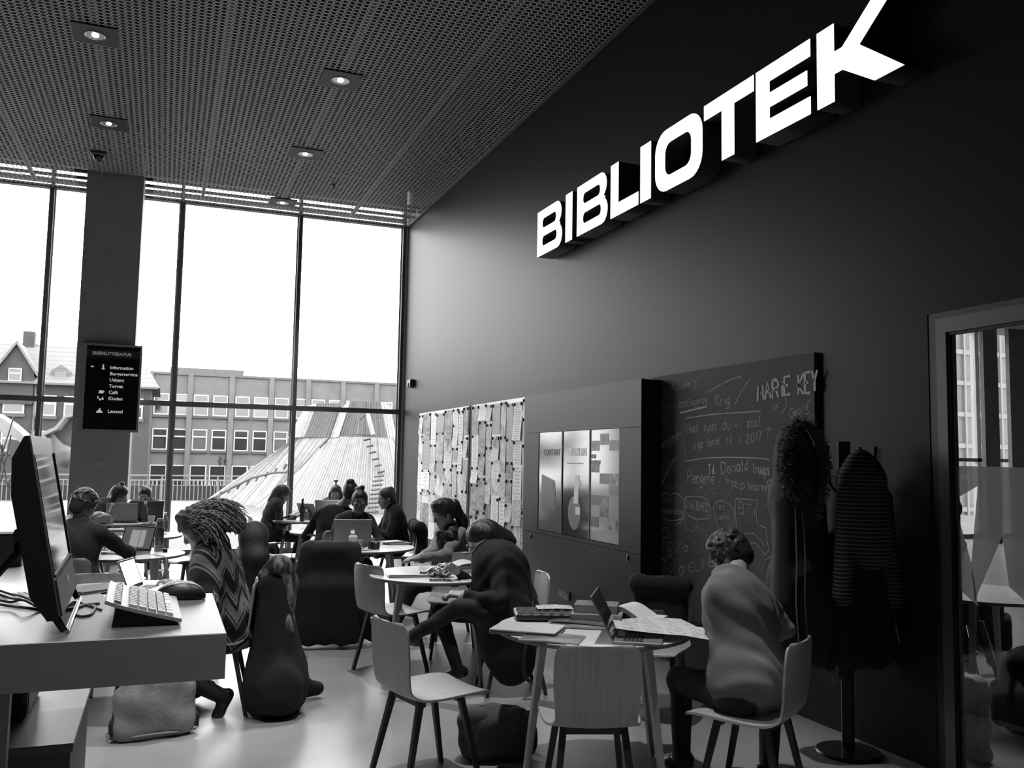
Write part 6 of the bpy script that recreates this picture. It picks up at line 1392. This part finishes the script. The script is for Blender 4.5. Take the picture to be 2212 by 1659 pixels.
hair(w3, [cap(P(.06, -.02, -.14), P(-.06, .0, -.16), .052, .052, 0, .03), cap(P(-.05, .02, -.17), P(.03, .06, -.18), .05, .05, 0, .03), cap(P(-.03, .04, -.2), P(-.02, .12, -.42), .055, .05, 0, .04), cap(P(.03, .06, -.2), P(.03, .15, -.44), .045, .04, 0, .04)], m_psc, .009, lambda Q: .007*np.sin(Q[:, 2]*75+Q[:, 0]*70+Q[:, 1]*40), 'scarf')
# 4 smiling woman
m_dsw = M('dark_sweater', .028, .9, bump=.3, bs=140)
H4 = PC(777, 1086, 9.22)
w4, HR, B = person('woman in a dark sweater with a hair bun facing the viewer behind the big laptop', (1.88, 9.42, .56), (1.90, 9.32, 1.00), H4, 262, 258, -2, topmat=m_dsw, skin=m_skind, lips=M('lips_dark', .08, .4), h_=.0075, hands=[PC(803, 1168, 8.92), PC(760, 1160, 9.0)], elb=[(.8, .3, -.8), (-.8, .3, -.8)],
    feet=[(2.0, 9.0, .10), (1.78, 9.0, .10)], palm=(0, 0, -1), seed=4)
c = V3(*H4); P = lambda x, y, z: c+HR @ V3(x, y, z)
hair(w4, cap_hair(c, HR, .045, 0, .006)+[ell(P(0, -.06, .135), (.045, .045, .035), HR, 0, .012), ell(P(.03, -.07, .13), (.03, .03, .03), HR, 0, .01), ell(P(-.02, -.05, .155), (.03, .03, .025), HR, 0, .01)], m_hair, .007)
# 5 person with a bun, from behind
H5 = PC(757, 1066, 9.98)
w5, HR, B = person('person in black with a hair bun, back to the viewer behind the smiling woman', (1.76, 9.92, .56), (1.82, 10.02, 1.02), H5, 78, 72, -14, topmat=M('black_jumper', .010, .9), h_=.010, girth=1.12, sw=.19, hands=[(1.62, 10.35, .80), (1.95, 10.38, .80)], feet=[(1.7, 10.4, .1), (1.95, 10.4, .1)], seed=5)
c = V3(*H5); P = lambda x, y, z: c+HR @ V3(x, y, z)
hair(w5, cap_hair(c, HR, .02, 0, .008)+[ell(P(0, -.07, .115), (.05, .045, .04), HR, 0, .015)], m_hair, .009)
# 6 woman in printed black sweater
H6 = PC(833, 1077, 10.32)
w6, HR, B = person('woman in a black sweater with white print and pulled-back hair, turned to the window', (2.62, 10.40, .56), (2.56, 10.36, 1.02), H6, 178, 190, -12, topmat=M('black_sweater', .010, .9), h_=.010, girth=1.12, hands=[(2.28, 10.28, .78), (2.26, 10.50, .78)], elb=[(.3, -.6, -.9), (.3, .6, -.9)], feet=[(2.1, 10.3, .1), (2.1, 10.55, .1)], seed=6)
c = V3(*H6); P = lambda x, y, z: c+HR @ V3(x, y, z)
hair(w6, cap_hair(c, HR, .05, 0, .006)+[ell(P(0, -.08, .10), (.035, .035, .03), HR, 0, .01), cap(P(0, -.09, .06), P(0, -.11, -.14), .04, .02, 0, .03)], m_hairm, .009)
pr = MB(); a0 = ony(793, 1141, 10.10)-Vector(w6.location)
pr.prism([(.03*cos(a), .018+.018*sin(a)) for a in [2*pi*i/12 for i in range(12)]], a0, (1, 0, 0), (0, 0, 1), (0, -1, 0), .004).prism([(-.04, -.055), (.05, -.04), (.05, -.012), (-.02, -.01)], a0, (1, 0, 0), (0, 0, 1), (0, -1, 0), .004)
O('print', pr, M('white_print', .6, .6), w6, 0)
# 7 long-haired woman facing the room at the window
H7 = PC(725, 1066, 13.3)
w7, HR, B = person('long-haired woman with a top knot facing the room behind a laptop at the window', (2.42, 13.38, .56), (2.42, 13.34, .98), H7, 256, 254, -14, topmat=M('grey_top', .07, .9), h_=.011, hands=[(2.36, 12.98, .80), (2.2, 12.98, .80)], feet=[(2.5, 12.95, .1), (2.3, 12.95, .1)], seed=7)
c = V3(*H7); P = lambda x, y, z: c+HR @ V3(x, y, z)
hair(w7, cap_hair(c, HR, .035, 0, .008)+[cap(P(.07, -.0, .0), P(.085, .02, -.22), .035, .035, 0, .03), cap(P(-.07, -.0, .0), P(-.085, .02, -.22), .035, .035, 0, .03), cap(P(0, -.03, .12), P(0, -.03, .165), .012, .012, 0, .01), ell(P(0, -.03, .185), (.04, .022, .018), HR, 0, .01)], m_hairm, .010)
# 8 woman typing in profile
H8 = PC(609, 1068, 12.28)
w8, HR, B = person('woman with shoulder-length hair typing in profile at the window table', (1.36, 12.28, .57), (1.44, 12.28, 1.02), H8, 2, 0, -22, topmat=M('dark_top', .035, .9), h_=.010, hands=[(1.66, 12.42, .79), (1.68, 12.18, .79)], elb=[(-.3, .3, -1), (-.3, -.3, -1)], feet=[(1.66, 12.36, .1), (1.72, 12.12, .1)], seed=8)
c = V3(*H8); P = lambda x, y, z: c+HR @ V3(x, y, z)
hair(w8, cap_hair(c, HR, .02, 0, .012)+[cap(P(.055, -.03, .02), P(.06, -.06, -.13), .045, .035, 0, .03), cap(P(-.055, -.03, .02), P(-.06, -.06, -.13), .045, .035, 0, .03), cap(P(0, -.08, 0), P(0, -.10, -.13), .055, .045, 0, .03)], m_hairm, .009)
# 9 curly-haired woman in the patterned cardigan
def p_zig(nt, c_, v):
    x = c_[0]*6+c_[1]*6; tri = ((x+40).frac()-.5).abs(); z = c_[2]*7.0+tri*1.6-c_[1]*3
    st = ((z+40).frac()); return ((st > .12)*(st < .26)).max((st > .36)*(st < .46)).max((((z*.5+40).frac()) > .70)*(((z*.5+40).frac()) < .93))
m_zig = M('zigzag_cardigan', .012, .95, pattern=p_zig, v2=.20, bump=.5, bs=110)
H9 = PC(426, 1142, 6.0)
def card9(hip, neck, head, B, HR):
    q = lambda x, y, z: hip+B @ V3(x, y, z)
    return [cap(q(-.12, .0, .42), q(.12, 0, .42), .095, .095, 1, .06), rbx(q(0, .0, .18), (.21, .15, .24), .12, B, 1, .08), cap(q(.16, -.02, .4), q(.22, .12, .05), .09, .10, 1, .06), cap(q(-.16, -.02, .4), q(-.22, .12, .05), .09, .10, 1, .06), rbx(q(0, -.02, -.08), (.2, .14, .12), .08, B, 1, .06)]
w9, HR, B = person('woman with long curly fair hair in a zigzag cardigan, leaning over the glowing laptop', (.42, 6.02, .56), (.30, 6.04, 1.00), H9, 176, 184, -38, topmat=m_zig, h_=.0075, girth=1.1, hands=[PC(383, 1268, 5.86), PC(378, 1262, 6.15)], elb=[(.3, -.7, -.8), (.3, .7, -.8)], feet=[(.42, 5.86, .11, -.5, -.2, -.8), (.32, 6.25, .10, -1, 0, -.1)], knees=[(-.9, -.1, .3), (-.8, .1, .6)], palm=(0, 0, -1), curl=26, extra=card9, seed=9)
c = V3(*H9); P = lambda x, y, z: c+HR @ V3(x, y, z); r9 = random.Random(9)
m_curl = M('curly_fair_hair', .20, .5, var=.45, vs=30)
hb9 = hair(w9, cap_hair(c, HR, .03, 0, .014)+[cap(P(0, -.06, .04), P(.0, -.16, -.02), .085, .095, 0, .05), cap(P(.05, -.06, .02), P(.09, -.05, -.16), .055, .06, 0, .05), cap(P(-.05, -.06, .02), P(-.09, -.05, -.16), .055, .06, 0, .05), cap(P(.0, -.16, -.02), P(.0, -.21, -.13), .09, .06, 0, .05), ell(P(0, .03, .12), (.05, .04, .03), HR, 0, .02)], M('hair_under', .07, .7, var=.5, vs=40), .009, lambda Q: .010*np.sin(Q[:, 0]*70+Q[:, 2]*40)*np.sin(Q[:, 1]*70+Q[:, 2]*50))
cu = MB()
for i in range(620):
    a = r9.uniform(-2.6, 2.6); b0 = r9.uniform(-.35, 1.4)   # root on the scalp, a = 0 at the back of the head
    root = V3(.086*sin(a)*cos(b0), -.018-.106*cos(a)*cos(b0), .040+.096*sin(b0))
    if root[1] > .03 and root[2] < .09: continue
    L_ = r9.uniform(.13, .27); pts = []; ph = r9.uniform(0, 6.28); rad = r9.uniform(.005, .011); tw = r9.uniform(24, 40)
    p = P(*root); out = HR @ nrm(root-V3(0, -.02, .0)); dirv = nrm(out*.30-HR[:, 1]*.45-HR[:, 2]*.15+V3(0, 0, -.15))
    side = nrm(np.cross(dirv, V3(.2, .1, 1))); up3 = np.cross(side, dirv)
    for k in range(14):
        t_ = k/13; dirv = nrm(dirv+V3(.02, 0, -.12)+out*.035); p = p+dirv*(L_/13)
        pts.append(tuple(p+rad*min(1, t_*4)*(side*cos(ph+tw*t_*L_*4)+up3*sin(ph+tw*t_*L_*4))-np.array(w9.location)))
    cu.tube(pts, [.0048]*11+[.004, .003, .0015], 4, caps=False)
O('curls', cu, m_curl, w9, 180)['kind'] = 'stuff'
# 10 man in the dark jumper
H10 = PC(182, 1094, 7.98)
m10, HR, B = person('man in a dark jumper with short tousled hair, seen from behind at the flask table', (-.62, 7.74, .56), (-.60, 7.92, 1.02), H10, 66, 52, -26, topmat=M('dark_jumper', .016, .9, bump=.3, bs=140), h_=.0085, girth=1.16, sw=.20, hands=[(-.50, 8.30, .79), (-.22, 8.18, .79)], elb=[(-.7, -.3, -.8), (.8, -.4, -.7)], feet=[(-.6, 8.3, .1), (-.3, 8.2, .1)], coll=1, seed=10)
c = V3(*H10); P = lambda x, y, z: c+HR @ V3(x, y, z)
hair(m10, cap_hair(c, HR, .03, 0, .008)+[ell(P(0, -.075, -.045), (.06, .035, .05), HR, 0, .03)]+tufts(c, HR, 150, 10, .014, ln=.034), m_hairm, .007)
# 11 woman beside the pillar, 12 woman behind the black laptop
H11 = PC(258, 1070, 12.68)
w11, HR, B = person('woman with a messy top bun leaning to her laptop beside the pillar', (-.82, 12.55, .56), (-.66, 12.60, .97), H11, 8, 4, -20, topmat=M('dark_hoodie', .014, .9), h_=.011, girth=1.1, hands=[(-.40, 12.45, .79), (-.42, 12.30, .79)], feet=[(-.4, 12.6, .1), (-.4, 12.4, .1)], seed=11)
c = V3(*H11); P = lambda x, y, z: c+HR @ V3(x, y, z)
hair(w11, cap_hair(c, HR, .035, 0, .012)+[ell(P(0, -.03, .15), (.035, .035, .028), HR, 0, .015), cap(P(.06, -.04, 0), P(.07, -.08, -.2), .04, .05, 0, .03), cap(P(-.05, -.06, 0), P(-.05, -.12, -.22), .05, .05, 0, .03)], m_hair, .010)
H12 = PC(313, 1072, 12.92)
w12, HR, B = person('woman in a grey top with tied-back hair behind the black laptop', (-.21, 13.0, .56), (-.20, 12.98, .97), H12, 264, 258, -14, topmat=M('mid_grey_top', .12, .9), h_=.011, hands=[(-.1, 12.58, .79), (-.3, 12.58, .79)], feet=[(-.12, 12.6, .1), (-.32, 12.6, .1)], seed=12)
c = V3(*H12); P = lambda x, y, z: c+HR @ V3(x, y, z)
hair(w12, cap_hair(c, HR, .045, 0, .008)+[ell(P(.04, -.09, -.05), (.035, .035, .035), HR, 0, .02)], m_hair, .010)
# 13 somebody half hidden in the side room
H13 = (6.15, 5.62, 1.22)
w13, HR, B = person('dark-haired person in black seated in the side room beyond the frosted film', (6.1, 5.75, .56), (6.12, 5.68, 1.02), H13, 250, 245, -10, topmat=M('black_jumper', .010, .9), h_=.014, hands=[(5.7, 5.3, .79), (5.6, 5.5, .79)], feet=[(5.9, 5.3, .1), (6.1, 5.2, .1)], seed=13)
hair(w13, cap_hair(V3(*H13), HR, .03, 0, .014), m_hair, .012)
